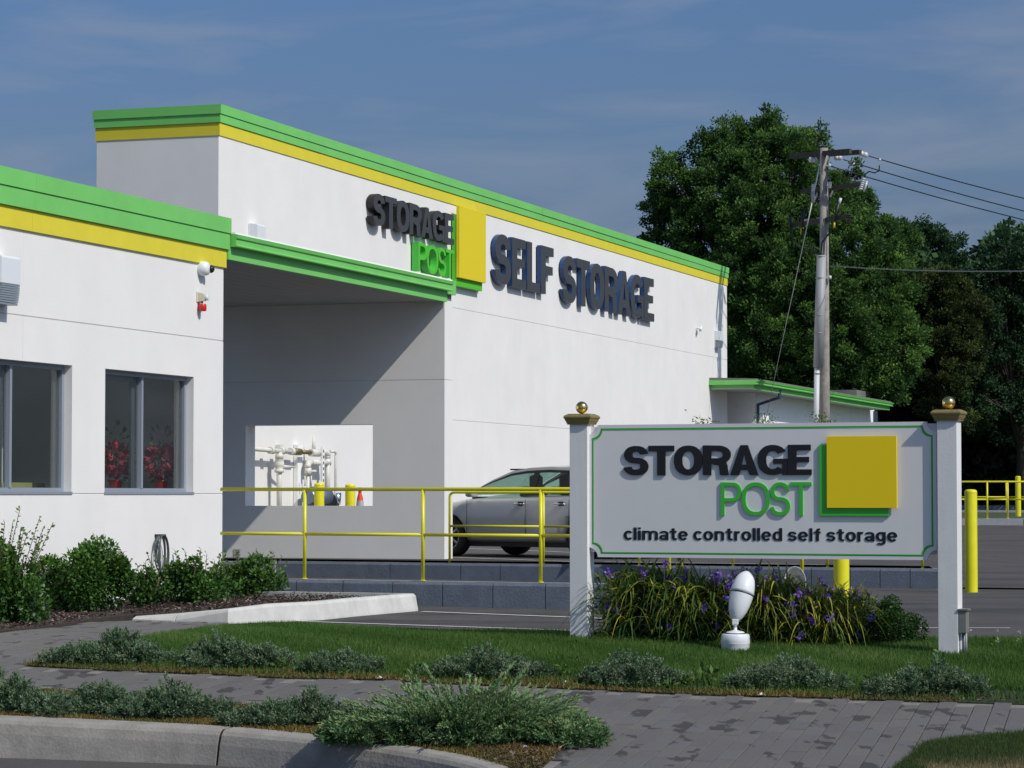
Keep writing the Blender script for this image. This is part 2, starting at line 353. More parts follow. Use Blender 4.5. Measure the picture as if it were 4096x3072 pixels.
def paver_mat():
    m = bpy.data.materials.new('grey pavers'); m.use_nodes = True; n = m.node_tree.nodes; l = m.node_tree.links; p = n['Principled BSDF']
    oi = n.new('ShaderNodeObjectInfo'); at_ = n.new('ShaderNodeAttribute'); at_.attribute_name = 'tint'
    ad = n.new('ShaderNodeMath'); ad.operation = 'ADD'; l.new(oi.outputs['Random'], ad.inputs[0]); l.new(at_.outputs['Fac'], ad.inputs[1])
    fr = n.new('ShaderNodeMath'); fr.operation = 'FRACT'; l.new(ad.outputs[0], fr.inputs[0])
    cr = n.new('ShaderNodeValToRGB'); l.new(fr.outputs[0], cr.inputs[0]); e = cr.color_ramp.elements
    e[0].position = 0; e[0].color = (.108, .100, .095, 1); e[1].position = 1; e[1].color = (.122, .120, .120, 1)
    for pos, c in ((.35, (.132, .122, .112, 1)), (.7, (.112, .106, .100, 1))): x = e.new(pos); x.color = c
    g = n.new('ShaderNodeNewGeometry'); t = n.new('ShaderNodeTexNoise'); t.inputs['Scale'].default_value = 160; t.inputs['Detail'].default_value = 3
    l.new(g.outputs['Position'], t.inputs[0]); r = n.new('ShaderNodeMapRange'); r.inputs[1].default_value = .3; r.inputs[2].default_value = .7; r.inputs[3].default_value = .8; r.inputs[4].default_value = 1.2
    l.new(t.outputs[0], r.inputs[0]); v1 = n.new('ShaderNodeVectorMath'); v1.operation = 'SCALE'; l.new(cr.outputs[0], v1.inputs[0]); l.new(r.outputs[0], v1.inputs['Scale'])
    # damp stains: small patches that stop at paver edges (threshold shifts per paver)
    mp = n.new('ShaderNodeMapping'); mp.inputs['Rotation'].default_value = (0, 0, R(13)); mp.inputs['Scale'].default_value = (3.4, 1.5, 1)
    l.new(g.outputs['Position'], mp.inputs[0]); t2 = n.new('ShaderNodeTexNoise'); t2.inputs['Scale'].default_value = 1.9; t2.inputs['Detail'].default_value = 8
    l.new(mp.outputs[0], t2.inputs[0]); m2 = n.new('ShaderNodeMath'); m2.operation = 'MULTIPLY'; m2.inputs[1].default_value = 7.31; l.new(fr.outputs[0], m2.inputs[0])
    f2 = n.new('ShaderNodeMath'); f2.operation = 'FRACT'; l.new(m2.outputs[0], f2.inputs[0]); m3 = n.new('ShaderNodeMath'); m3.operation = 'MULTIPLY_ADD'; m3.inputs[1].default_value = .22
    l.new(f2.outputs[0], m3.inputs[0]); l.new(t2.outputs[0], m3.inputs[2])
    r2 = n.new('ShaderNodeMapRange'); r2.inputs[1].default_value = .725; r2.inputs[2].default_value = .765; r2.inputs[3].default_value = 1; r2.inputs[4].default_value = .40
    l.new(m3.outputs[0], r2.inputs[0]); v2 = n.new('ShaderNodeVectorMath'); v2.operation = 'SCALE'; l.new(v1.outputs[0], v2.inputs[0]); l.new(r2.outputs[0], v2.inputs['Scale'])
    l.new(v2.outputs[0], p.inputs['Base Color']); p.inputs['Roughness'].default_value = .8
    b = n.new('ShaderNodeBump'); b.inputs['Strength'].default_value = .4; b.inputs['Distance'].default_value = .005; l.new(t.outputs[0], b.inputs['Height']); l.new(b.outputs[0], p.inputs['Normal'])
    return m
M['paver'] = paver_mat()

# ------------------------------------------------------------------ terrain, roads, paths
def grid_sheet(name, x0, x1, ys, zf, m, nx=2, kind='structure'):
    xs = np.linspace(x0, x1, nx); v = [(x, y, zf(x, y)) for y in ys for x in xs]; n = len(xs)
    f = [(j * n + i, j * n + i + 1, (j + 1) * n + i + 1, (j + 1) * n + i) for j in range(len(ys) - 1) for i in range(n - 1)]
    o = MB().add(v, f, True).build(name, m); o['kind'] = kind; return o
def gz(x, y): return T(y) - .07 if y > 19.6 else -.75
grid_sheet('ground', -700, 700, [-60, 19, 19.6, 24.1, 28, 32, 38, 77, 103, 300, 900], gz, M['field'], 3)
grid_sheet('road', -60, 60, [-30, 19.2], lambda x, y: -.52, M['asphalt'])

WL = Frame((-1.0, 41.0), R(-24))       # upper retaining wall line
LW = Frame((.322, 30.5), R(-25))       # lower retaining wall line
A0 = BF.w(-8.1, 0)
def lot_z(x, y): return T(y) - .02
grid_sheet('parking_lot', -14, 60, [24.2, 28, 32, 38, 50, 77, 79], lot_z, M['asphalt'], 12)
def upper_z(x, y, yl):
    t0 = T(y); hi = max(.30, t0)
    if x <= 6.0: return hi
    q = min(1, max(0, (y - yl) / 7)); q = q * q * (3 - 2 * q)
    return t0 + .004 + (hi - t0) * math.exp(-(x - 6.0) / 2.5) * q
nx, ny = 60, 14
vv = []
for j in range(ny):
    for i in range(nx):
        a = -7 + i * (26 / (nx - 1)); p = WL.w(a, .06)
        yy = p.y + (j / (ny - 1)) ** 1.3 * 45
        vv.append((p.x, yy, upper_z(p.x, yy, p.y)))
ff = [(j * nx + i, j * nx + i + 1, (j + 1) * nx + i + 1, (j + 1) * nx + i) for j in range(ny - 1) for i in range(nx - 1)]
o = MB().add(vv, ff, True).build('driveway', M['asphalt']); o['kind'] = 'structure'

D = lambda *a: [gp(*p) for p in a]
lowedge2 = [(50, 1436), (240, 1447), (480, 1456), (594, 1462.6), (822, 1467), (984, 1476), (1242, 1486.6), (1488, 1498.6), (1782, 1506), (1836, 1509), (2212, 1520), (3100, 1552)]
lawn_far = [(3100, 1398), (2212, 1387), (1700, 1381), (1227, 1373), (924, 1367), (738, 1360), (640, 1353), (565, 1352), (499, 1357), (416, 1367), (300, 1386), (270, 1395), (130, 1421)]
lawn_poly = D(*lowedge2, *lawn_far)
lawn_far_w = D(*lawn_far)
o = poly_mesh('lawn_soil', lawn_poly, TT, M['lawnbase'], depth=.12, off=.0); o['kind'] = 'structure'
strip1_top = [(-300, 1465), (0, 1482), (300, 1508), (600, 1530), (850, 1545), (1100, 1560), (1240, 1583), (1262, 1592), (1215, 1615), (1165, 1662), (1150, 1690)]
kerb_back = [(1118, 1690), (1100, 1661), (1000, 1634), (800, 1602), (505, 1573), (200, 1557), (0, 1548), (-300, 1535)]
strip1 = D(*strip1_top, *kerb_back)
o = poly_mesh('planting_strip_soil', strip1, TT, M['soil'], depth=.2); o['kind'] = 'structure'
# corner lawn at the lower right
corner = D((1920, 1700), (1940, 1672), (2000, 1624), (2085, 1608), (2212, 1600), (3100, 1592), (3200, 1745))
o = poly_mesh('corner_lawn_soil', corner, TT, M['lawnbase'], depth=.2, off=.004); o['kind'] = 'structure'
# paved path: base slab + pavers
path_poly = D((-500, 1375), (0, 1366), (116, 1355), (200, 1342), (286, 1338), (379, 1341), (492, 1345), (594, 1342), (640, 1353), (565, 1352), (499, 1357), (416, 1367), (300, 1386), (270, 1395), (130, 1421),
              *lowedge2, (3300, 1640), (3300, 1790), (1100, 1790), (1150, 1690), *strip1_top[::-1][1:], (-500, 1450))
base = poly_mesh('paved_path', path_poly, TT, M['sand'], depth=.2, off=-.012); base['kind'] = 'structure'
def pavers():
    a13 = R(13); ex = Vector((math.cos(a13), -math.sin(a13))); ey = Vector((math.sin(a13), math.cos(a13)))
    pw, pl = .132, .40
    cen = []
    xs = [p.x for p in path_poly]; ys = [p.y for p in path_poly]
    for i in range(-150, 150):
        off = (i % 3) * pl / 3 + rng.uniform(-.03, .03)
        for j in range(20, 120):
            c = ex * (i * pw) + ey * (j * pl + off)
            if -13 < c.x < 12 and min(ys) < c.y < 31: cen.append((c.x, c.y))
    cen = np.array(cen)
    ok = inpoly(cen[:, 0], cen[:, 1], path_poly) & ~inpoly(cen[:, 0], cen[:, 1], corner)
    for dx, dy in ((.05, .15), (-.05, -.15)): ok &= inpoly(cen[:, 0] + dx, cen[:, 1] + dy, path_poly)
    vis = np.abs(cen[:, 0]) < cen[:, 1] * .1915 + .3
    cen = cen[ok & vis & (cen[:, 1] > 15.8)]
    # nearest in view as single pavers, the rest joined
    order = np.argsort(cen[:, 1]); h = pw / 2 - .003; k = pl / 2 - .003; bz = .003
    def pv(mb, M4=None):
        v = [(-h, -k, -.03), (h, -k, -.03), (h, k, -.03), (-h, k, -.03), (-h, -k, -.0025), (h, -k, -.0025), (h, k, -.0025), (-h, k, -.0025),
             (-h + bz, -k + bz, 0), (h - bz, -k + bz, 0), (h - bz, k - bz, 0), (-h + bz, k - bz, 0)]
        f = [(0, 1, 5, 4), (1, 2, 6, 5), (2, 3, 7, 6), (3, 0, 4, 7), (4, 5, 9, 8), (5, 6, 10, 9), (6, 7, 11, 10), (7, 4, 8, 11), (8, 9, 10, 11)]
        if M4 is not None: v = [M4 @ Vector(p) for p in v]
        return mb.add(v, f)
    me = pv(MB()).build('paver', M['paver'], base); first = True; me0 = me
    rest = MB(); tints = []
    for c, idx in enumerate(order):
        x, y = cen[idx]; z = T(y) + rng.uniform(-.0015, .0025)
        rot = Matrix.Rotation(R(2.86) if y < 24.1 else 0, 4, 'X') @ Matrix.Rotation(-a13 + rng.normal(0, .004), 4, 'Z') @ Matrix.Rotation(rng.normal(0, .004), 4, 'Y')
        M4 = Matrix.Translation((x, y, z)) @ rot
        if c < 300:
            o = me if c == 0 else me0.copy()
            if c: COL.objects.link(o); o.parent = base
            o.matrix_local = M4
        else:
            pv(rest, M4); tints += [rng.random()] * 12
    o = rest.build('paver', M['paver'], base, kind='stuff')
    a = o.data.attributes.new('tint', 'FLOAT', 'POINT'); a.data.foreach_set('value', tints)
pavers()

def kerb_run(parent, pts, width, h, m, side=1, seg=None, bev=.03, z0=-.25, low=None):
    """kerb stones along world points (back edge); every stone is one mesh"""
    out = []
    for i in range(len(pts) - 1):
        a, b = Vector(pts[i]), Vector(pts[i + 1]); d = (b - a); L = Vector((d.x, d.y)).length
        n = Vector((-d.y, d.x, 0)).normalized() * side * width
        ha, hb = (h, h) if not callable(h) else (h(i), h(i + 1))
        g = .0
        mb = MB(); v = []
        for P, hh in ((a, ha), (b, hb)):
            for q, zz in ((0, z0), (0, hh), (.82, hh), (1, hh - .03), (1.12, z0)):
                p = P + n * q; v.append((p.x, p.y, P.z + zz))
        mb.add(v, [(0, 1, 2, 3, 4), (9, 8, 7, 6, 5)] + [(k, 5 + k, 5 + (k + 1) % 5, (k + 1) % 5) for k in range(5)])
        out.append((mb, a, b))
    return out
# street kerb: two long stones with an open joint
kp = [gp(*p) for p in kerb_back[::-1]]
def stone(parent, pts, name='kerb_stone', width=.17, face=.27, m=None):
    mb = MB(); rings = []
    for i, p in enumerate(pts):
        t = (pts[min(i + 1, len(pts) - 1)] - pts[max(i - 1, 0)]); n = Vector((t.y, -t.x, 0)).normalized()
        r = [(0, -.1), (0, .0), (.04, .012), (.72, .006), (.88, -.01), (1, -.035), (1.12, -.10), (1.3, -face)]
        rings += [tuple(p + n * (q * width) + Vector((0, 0, z))) for q, z in r]
    k = 8; f = [(i * k + j, (i + 1) * k + j, (i + 1) * k + (j + 1), i * k + j + 1) for i in range(len(pts) - 1) for j in range(k - 1)]
    f += [tuple(range(k)), tuple(range((len(pts) - 1) * k, len(pts) * k))[::-1]]
    mb.add(rings, f); return mb.build(name, m or M['concrete'], parent, fix=True)
kerb = empty('kerb', kp[3]); kerb['kind'] = 'structure'
rel = [p - kp[3] for p in kp]
def subdiv(ps, n=4):
    out = []
    for a, b in zip(ps, ps[1:]): out += [a.lerp(b, k / n) for k in range(n)]
    return out + [ps[-1]]
iJ = next(i for i, p in enumerate(kerb_back[::-1]) if p[0] == 505)
jd = (rel[iJ + 1] - rel[iJ]).normalized()
pass
def catmull(P, n=6):
    Q = [P[0] * 2 - P[1]] + P + [P[-1] * 2 - P[-2]]; out = []
    for a, b, c, d in zip(Q, Q[1:], Q[2:], Q[3:]):
        for k in range(n):
            t = k / n; out.append(.5 * ((2 * b) + (c - a) * t + (2 * a - 5 * b + 4 * c - d) * t * t + (3 * b - a - 3 * c + d) * t ** 3))
    return out + [P[-1]]
ks = catmull(rel); iK = min(range(len(ks)), key=lambda i: ks[i].length); jd = (ks[iK + 1] - ks[iK - 1]).normalized()
stone(kerb, ks[:iK] + [ks[iK] - jd * .018]); stone(kerb, [ks[iK] + jd * .018] + ks[iK + 1:])
stone(kerb, [ks[iK] - jd * .022 + Vector((0, 0, -.006)), ks[iK] + jd * .022 + Vector((0, 0, -.006))], 'dark_joint_strip', .162, .27, M['soil'])  # dark strip added so the open joint reads as shaded

# mulch bed with its pale kerb
kfront = [gp(286, 1337.5), gp(379, 1340.5), gp(492, 1344), gp(594, 1340), gp(693, 1335.5), gp(774, 1327), gp(903, 1316)]
inn = Vector((0, .16, 0))
bk0 = LW.w(-2.55, -.22); 
def bed_h(t): return min(.16, .02 + .25 * max(0, t))
bed = empty('bed_kerb', kfront[3]); bed['kind'] = 'structure'
corner_w = kfront[-1] + Vector((-.03, .25, 0))
def bedkerb(pts, hs, width=.15, sgn=1):
    rings = []; n_ = len(pts)
    for i, p in enumerate(pts):
        t = (pts[min(i + 1, n_ - 1)] - pts[max(i - 1, 0)]); n = Vector((-t.y, t.x, 0)).normalized() * sgn
        h = hs[i]
        for q, z in ((-.02, -.2), (0, 0), (.03, h - .03 if h > .05 else h * .5), (.05, h - .008), (.065, h), (width, h), (width, -.2)):
            rings.append(tuple(p + n * q + Vector((0, 0, z)) - kfront[3]))
    k = 7; f = [(i * k + j, (i + 1) * k + j, (i + 1) * k + j + 1, i * k + j + 1) for i in range(n_ - 1) for j in range(k - 1)] + [tuple(range(k)), tuple(range((n_ - 1) * k, n_ * k))[::-1]]
    return MB().add(rings, f).build('kerb_stone', M['concretew'], bed, fix=True)
hs = [.03, .075, .135, .17, .175, .175, .175]
bedkerb([kfront[0], kfront[1] - Vector((.015, 0, 0))], [.03, .073]); bedkerb([kfront[1]] + kfront[2:], hs[1:])
back_a = kfront[-1] + Vector((-.05, .12, 0)); back_b = LW.w(-7.5, -.5)
lb = back_a.lerp(back_b, 1); 
bedkerb([back_a, back_a.lerp(back_b, .5), back_b], [.175, .175, .175])
bed_poly = [gp(-500, 1376), gp(0, 1366), gp(116, 1355), gp(200, 1342)] + [p + Vector((0, .09, 0)) for p in kfront] + [back_b + Vector((0, .1, 0)), BF.w(-9, -.0), BF.w(-22, 0)]
def bedz(x, y): return T(y) + .015 + .10 * min(1, max(0, (x + 4.6) / 2.2))
ob = poly_mesh('mulch_bed_soil', bed_poly, bedz, M['soil'], depth=.1); ob['kind'] = 'structure'
x, y = scatter(bed_poly[:4] + [p + Vector((-.03, .19, 0)) for p in kfront] + bed_poly[-3:], 60000); k = (np.abs(x) < y * .2 + .5); x = x[k]; y = y[k]; N = len(x)
P = np.stack([x, y, Tn(y) + .02 + .10 * np.clip((x + 4.6) / 2.2, 0, 1) + rng.random(N) * .03], 1)
A = unit(np.stack([rng.normal(size=N), rng.normal(size=N), rng.normal(size=N) * .35], 1))
o = blades('mulch', P, A, rng.uniform(.02, .06, N), rng.uniform(.008, .02, N), M['mulch']); tag(o, kind='stuff')

# retaining walls of painted blocks
def block_wall(name, fr, segs, z0f, ztf, thick, label, cat):
    t = empty(name, fr.w(0, 0), fr.a); tag(t, label, cat)
    for a, b in segs:
        g = .006
        v = MB(); v.prof([(0, z0f), (0, ztf - .035), (.012, ztf - .008), (.03, ztf), (thick, ztf), (thick, z0f)], a + g, b - g)
        v.build('wall_block', M['blockwall'], t)
        MB().box(a + g, b - g, .016, thick - .003, ztf - .02, ztf + .004).build('cap_paint', M['blocktop'], t)
    return t
def cuts(fr, xs, py): return [fr.hit(x * 1.0, py)[0] for x in xs]
# joints seen in the photograph (source px) on the lower and upper wall
lj = [850, 1050, 1185, 1371, 1570, 1770, 1971, 2181, 2400, 2610, 2830, 3060]
ls = cuts(LW, lj, 2380)
block_wall('retaining_wall', LW, list(zip(ls, ls[1:])), -.1, .305, .2, 'lower blue grey block wall that carries the front yellow railing', 'wall')
uj = [1106, 1560, 1842, 2000, 2300, 2560, 2800, 3020, 3245, 3400, 3520, 3640, 3790]
us = cuts(WL, uj, 2290)
block_wall('retaining_wall', WL, list(zip(us, us[1:])), -.25, .262, .24, 'upper blue grey retaining wall below the parked silver car', 'wall')
t = empty('concrete_block', WL.w(us[0] - .9, 0), WL.a); tag(t, 'short unpainted grey concrete block at the left end of the upper wall', 'block')
MB().box(-.6, .895, -.03, .25, -.1, .255).build('block', M['greyblock'], t, bevel=.008)

# parking lines
pl = empty('painted_lines', gp(1000, 1320)); pl['kind'] = 'structure'; pl0 = gp(1000, 1320)
def pline(a, b, w=.1, zoff=.006, fz=None):
    a = Vector(a); b = Vector(b); n = Vector((-(b - a).y, (b - a).x, 0)).normalized() * w / 2; mb = MB(); m_ = 24
    v = []
    for i in range(m_ + 1):
        p = a.lerp(b, i / m_); z = (fz(p.x, p.y) if fz else T(p.y) - .02) + zoff
        v += [(p.x + n.x - pl0.x, p.y + n.y - pl0.y, z - pl0.z), (p.x - n.x - pl0.x, p.y - n.y - pl0.y, z - pl0.z)]
    mb.add(v, [(2 * i, 2 * i + 2, 2 * i + 3, 2 * i + 1) for i in range(m_)]); mb.build('painted_line', M['line'], pl)
pline(gp(912, 1318), gp(1500, 1340)); pline(gp(640, 1338), gp(1500, 1367), .08); pline(gp(1900, 1352.5), gp(2182, 1353), .07)
U_ = lambda px, py: CAMP + ray(px, py) * ((.30 - CAMZ) / ray(px, py).z)
pline(U_(1812, 2232), U_(2290, 2249), .07, .012, lambda x, y: .30); pline(U_(1860, 2196), U_(2300, 2212), .08, .012, lambda x, y: .30)
pline(U_(2420, 2250), U_(3300, 2262), .07, .012, lambda x, y: .30)

# ------------------------------------------------------------------ buildings
def panel_grid(parent, s_edges, z_edges, q0, thick, m=None, gv=.0016, gh=.006, name='wall_panel', holes=()):
    for i in range(len(s_edges) - 1):
        for j in range(len(z_edges) - 1):
            a, b, c, d = s_edges[i] + gv, s_edges[i + 1] - gv, z_edges[j] + gh, z_edges[j + 1] - gh
            hs = [h for h in holes if h[0] < b and h[1] > a and h[2] < d and h[3] > c]
            if not hs: MB().box(a, b, q0, q0 + thick, c, d).build(name, m or M['stucco'], parent, bevel=.004); continue
            # subdivide around holes in one mesh
            S = sorted({a, b, *[x for h in hs for x in h[:2] if a < x < b]}); Z = sorted({c, d, *[x for h in hs for x in h[2:] if c < x < d]})
            mb = MB(); vid = {}
            for qi, q in enumerate((q0, q0 + thick)):
                for si, s_ in enumerate(S):
                    for zi, z_ in enumerate(Z): vid[(qi, si, zi)] = len(mb.v); mb.v.append((s_, q, z_))
            def solid(i_, j_):
                if i_ < 0 or j_ < 0 or i_ >= len(S) - 1 or j_ >= len(Z) - 1: return False
                cs, cz = (S[i_] + S[i_ + 1]) / 2, (Z[j_] + Z[j_ + 1]) / 2
                return not any(h[0] < cs < h[1] and h[2] < cz < h[3] for h in hs)
            for i_ in range(len(S) - 1):
                for j_ in range(len(Z) - 1):
                    if not solid(i_, j_): continue
                    g = lambda q, ii, jj: vid[(q, ii, jj)]
                    fs = [(g(0, i_, j_), g(0, i_ + 1, j_), g(0, i_ + 1, j_ + 1), g(0, i_, j_ + 1)), (g(1, i_, j_ + 1), g(1, i_ + 1, j_ + 1), g(1, i_ + 1, j_), g(1, i_, j_))]
                    if not solid(i_ - 1, j_): fs.append((g(0, i_, j_), g(0, i_, j_ + 1), g(1, i_, j_ + 1), g(1, i_, j_)))
                    if not solid(i_ + 1, j_): fs.append((g(0, i_ + 1, j_ + 1), g(0, i_ + 1, j_), g(1, i_ + 1, j_), g(1, i_ + 1, j_ + 1)))
                    if not solid(i_, j_ - 1): fs.append((g(0, i_ + 1, j_), g(0, i_, j_), g(1, i_, j_), g(1, i_ + 1, j_)))
                    if not solid(i_, j_ + 1): fs.append((g(0, i_, j_ + 1), g(0, i_ + 1, j_ + 1), g(1, i_ + 1, j_ + 1), g(1, i_, j_ + 1)))
                    mb.f += fs; mb.sm += [False] * len(fs)
            mb.build(name, m or M['stucco'], parent)

# --- office building (left)
off = empty('office_building', BF.w(0, 0), BF.a)
tag(off, 'low white office building with two grey framed windows and a thick green and yellow fascia', 'building')
w2 = [BF.hit(421, 1480)[0], BF.hit(775, 1506)[0]]; ww = w2[1] - w2[0]
w1 = [BF.hit(289, 1470)[0] - ww, BF.hit(289, 1470)[0]]
sA = BF.hit(893, 1400)[0]; sj = BF.hit(92, 1300)[0]
WZ0, WZ1 = 1.335, 2.785
holes = [(w1[0], w1[1], WZ0, WZ1), (w2[0], w2[1], WZ0, WZ1)]
for zc_, h1, h2 in ((WZ0 - .012, .03, .011), (3.28, .03, .03)): MB().box(-21.9, sA - .008, .006, .14, zc_ - h1, zc_ + h2).build('joint_backing', M['joint'], off)
for za_, zc_ in ((.02, WZ0 - .03), (WZ1 + .02, 4.2)): MB().box(sj - .03, sj + .03, .006, .14, za_, zc_).build('joint_backing', M['joint'], off)
panel_grid(off, [-22, -17.5, sj, sA], [0.0, WZ0 - .012, 3.28, 4.35], 0, .16, holes=holes)
MB().box(sA - .16, sA, .161, 7, 0, 4.35).build('end_wall', M['stucco'], off)
MB().box(-22, sA - .1, .2, 7, 4.4, 4.7).build('roof', M['roofing'], off)
MB().box(-22, sA - .165, 3.4, 3.5, .1, 4.3).build('inner_wall', M['interior'], off)
MB().box(-22, sA - .165, .17, 3.4, .3, .4).build('floor', M['intfloor'], off)
MB().box(-22, sA - .165, .17, 3.4, 4.0, 4.1).build('ceiling', M['intfloor'], off)
MB().box(w2[0] - .9, w2[0] - .78, .9, 3.4, .4, 4.0).build('partition', M['interior'], off)
MB().box(w1[1] - 1.15, w1[1] - .55, 1.0, 1.3, .4, 2.3).build('cabinet', M['intdark'], off)
MB().box(w1[0] - .4, w1[1] + .3, .5, .9, .4, 1.45).build('counter', mat('pale desk', (.42, .42, .16), .6), off)
for (za, zb, q, m_, nm, e) in ((4.67, 4.865, -.075, 'green', 'fascia_board', .075), (4.46, 4.667, -.060, 'green', 'fascia_board', .060), (4.225, 4.457, -.028, 'yellowband', 'yellow_band', .028)):
    jx = [-22, -17.3, BF.hit(120, 1000)[0], sA + e]
    for a, b in zip(jx, jx[1:]):
        MB().box(a + .0015, b - .0015 if b != jx[-1] else b, q, .3, za, zb).build(nm, M[m_], off)
    MB().box(sA - .3, sA + e, .3, 7, za, zb).build(nm, M[m_], off)
for wi, (a, b) in enumerate((w1, w2)):
    wn = empty('window', (a, .10, WZ0), 0, off); W = b - a; H = WZ1 - WZ0; f = .055
    fr = MB(); fr.box(0, W, 0, .07, 0, f).box(0, W, 0, .07, H - f, H).box(0, f, 0, .07, f, H - f).box(W - f, W, 0, .07, f, H - f)
    fr.box(W * .47, W * .47 + .05, -.01, .06, f, H - f); fr.build('frame', M['frame'], wn)
    MB().box(-.01, W + .01, -.11, -.002, -.02, .012).build('sill', M['frame'], wn)
    for bx_ in ((W * .47 - .09, W * .47 - .003, .08, .11, f, H - f), (W - f - .06, W - f, .08, .11, f, H - f), (f, W * .47 - .092, .08, .11, H - f - .07, H - f)): MB().box(*bx_).build('sash', M['sash'], wn)
    MB().quad((f, .04, f), (W * .47, .04, f), (W * .47, .04, H - f), (f, .04, H - f)).build('pane', M['winglass'], wn)
    MB().quad((W * .47 + .05, .035, f), (W - f, .035, f), (W - f, .035, H - f), (W * .47 + .05, .035, H - f)).build('pane', M['winglass'], wn)
# poinsettias behind the right window
def poinsettia(px0, px1, top, lab):
    a, _ = BF.hit(px0, 1900, .45); b, _ = BF.hit(px1, 1900, .45); c = (a + b) / 2; zt = BF.hit((px0 + px1) / 2, top, .45)[1]
    t = empty('potted_plant', BF.w(c, .45, 1.33), BF.a); tag(t, lab, 'plant', 'red potted plants behind the office window')
    MB().lathe([(.0, 0), (.06, 0), (.085, .15), (.09, .16), (.08, .16), (0, .15)], n=14).build('pot', M['red'], t)
    MB().box(-.2, .2, -.1, .1, -.03, -.002).build('shelf', M['interior'], t)
    N = 220; h = zt - 1.33; u = unit(rng.normal(size=(N, 3))); P = u * np.array([.19, .15, .16]) + [0, 0, h * .58]
    blades('bracts', P, unit(u + rng.normal(size=(N, 3)) * .5 - [0, 0, .3]), .10, .06, M['poin'], t)
    N = 90; u = unit(rng.normal(size=(N, 3))); P = u * np.array([.14, .12, .22]) + [0, 0, h * .5]; P[:40, 2] += h * .36
    blades('leaves', P, unit(u + [0, 0, .2]), .09, .04, M['weed'], t)
    MB().tube([(0, 0, .1), (.01, 0, h * .8)], .008, 5).build('stem', M['stem'], t)
poinsettia(405, 520, 1740, 'larger red poinsettia in the left pane of the right office window')
poinsettia(598, 690, 1750, 'red poinsettia in a red pot in the right pane of the right office window')

# --- storage building (tall, behind)
st = empty('storage_building', BF.w(0, 0), BF.a)
tag(st, 'tall white storage building with a green and yellow striped parapet along its long wall', 'building')
sB0 = BF.hit(876, 700, QB)[0]; sB1 = BF.hit(2908, 1300, QB)[0]
jn = [sB0] + [BF.hit(x, 1300, QB)[0] for x in (1478, 1933, 2310, 2611)] + [sB1]
panel_grid(st, jn, [.25, 2.84, 5.16, 7.3], QB, .18)
MB().box(sB0 + .01, sB1 - .012, QB + .006, QB + .15, .26, 7.25).build('backing_wall', M['joint'], st)
DB = 2.28
MB().box(sB0 - .006, sB0 + .2, QB + .004, QB + DB, .25, 7.298).build('end_wall', M['stucco'], st, bevel=.004)
MB().box(sB0 + .2, sB1, QB + DB - .2, QB + DB, .25, 7.3).build('rear_wall', M['stucco'], st)
MB().box(sB0 + .1, sB1, QB + .1, QB + DB, 7.3, 7.4).build('roof', M['roofing'], st)
MB().box(sB1 - .2, sB1, QB + .19, QB + DB - .2, .25, 7.3).build('end_wall', M['stucco'], st)
for (za, zb, e, m_, nm) in ((7.655, 7.81, .055, 'green', 'fascia_board'), (7.512, 7.652, .038, 'green', 'fascia_board'), (7.295, 7.509, .018, 'yellowband', 'yellow_band')):
    xe = np.linspace(sB0 - e, sB1 + e, 9)
    for a, b in zip(xe, xe[1:]): MB().box(a + (.0015 if a > xe[0] else 0), b - (.0015 if b < xe[-1] else 0), QB - e + rng.uniform(-.002, .002), QB + .1, za + rng.uniform(-.0015, .0015), zb + rng.uniform(-.001, .0015)).build(nm, M[m_], st)
    MB().box(sB0 - e, sB0 + .1, QB + .1, QB + DB + e, za, zb).build(nm, M[m_], st)
    MB().box(sB1 - .1, sB1 + e, QB + .1, QB + DB + e, za, zb).build(nm, M[m_], st)
# low rear volume behind the parapet wing
MB().box(sB0 + 1.0, sB1 - 1, QB + DB, QB + 20, .25, 5.2).build('rear_volume', M['annex'], st)

# --- drive-through canopy with its screen wall
cn = empty('drive_through_canopy', BF.w(0, 0), BF.a)
tag(cn, 'green edged drive through canopy with a thick white screen wall that has an opening', 'canopy')
ST, q0h, q1h = .37, None, None
def slab_q(px, d=0):
    # depth along the screen wall's face (local y) seen at source px
    n = BF.ex; P = BF.O; r = ray(px, 1800); t = (P - CAMP).dot(n) / r.dot(n); X = CAMP + r * t; return (X - BF.O).dot(BF.ey), t
qa, _ = slab_q(1491); qb, _ = slab_q(982)
QS = 4.37
def slab_part(q0, q1, z0, z1, bev=.004): 
    return (0, ST, q0, q1, z0, z1)
sl_ = MB(); Z = [.272, 1.13, 2.425, 3.118]; 
mb = MB()
def boxes(lst, nm):
    m_ = MB()
    for b_ in lst: m_.box(*b_)
    return m_
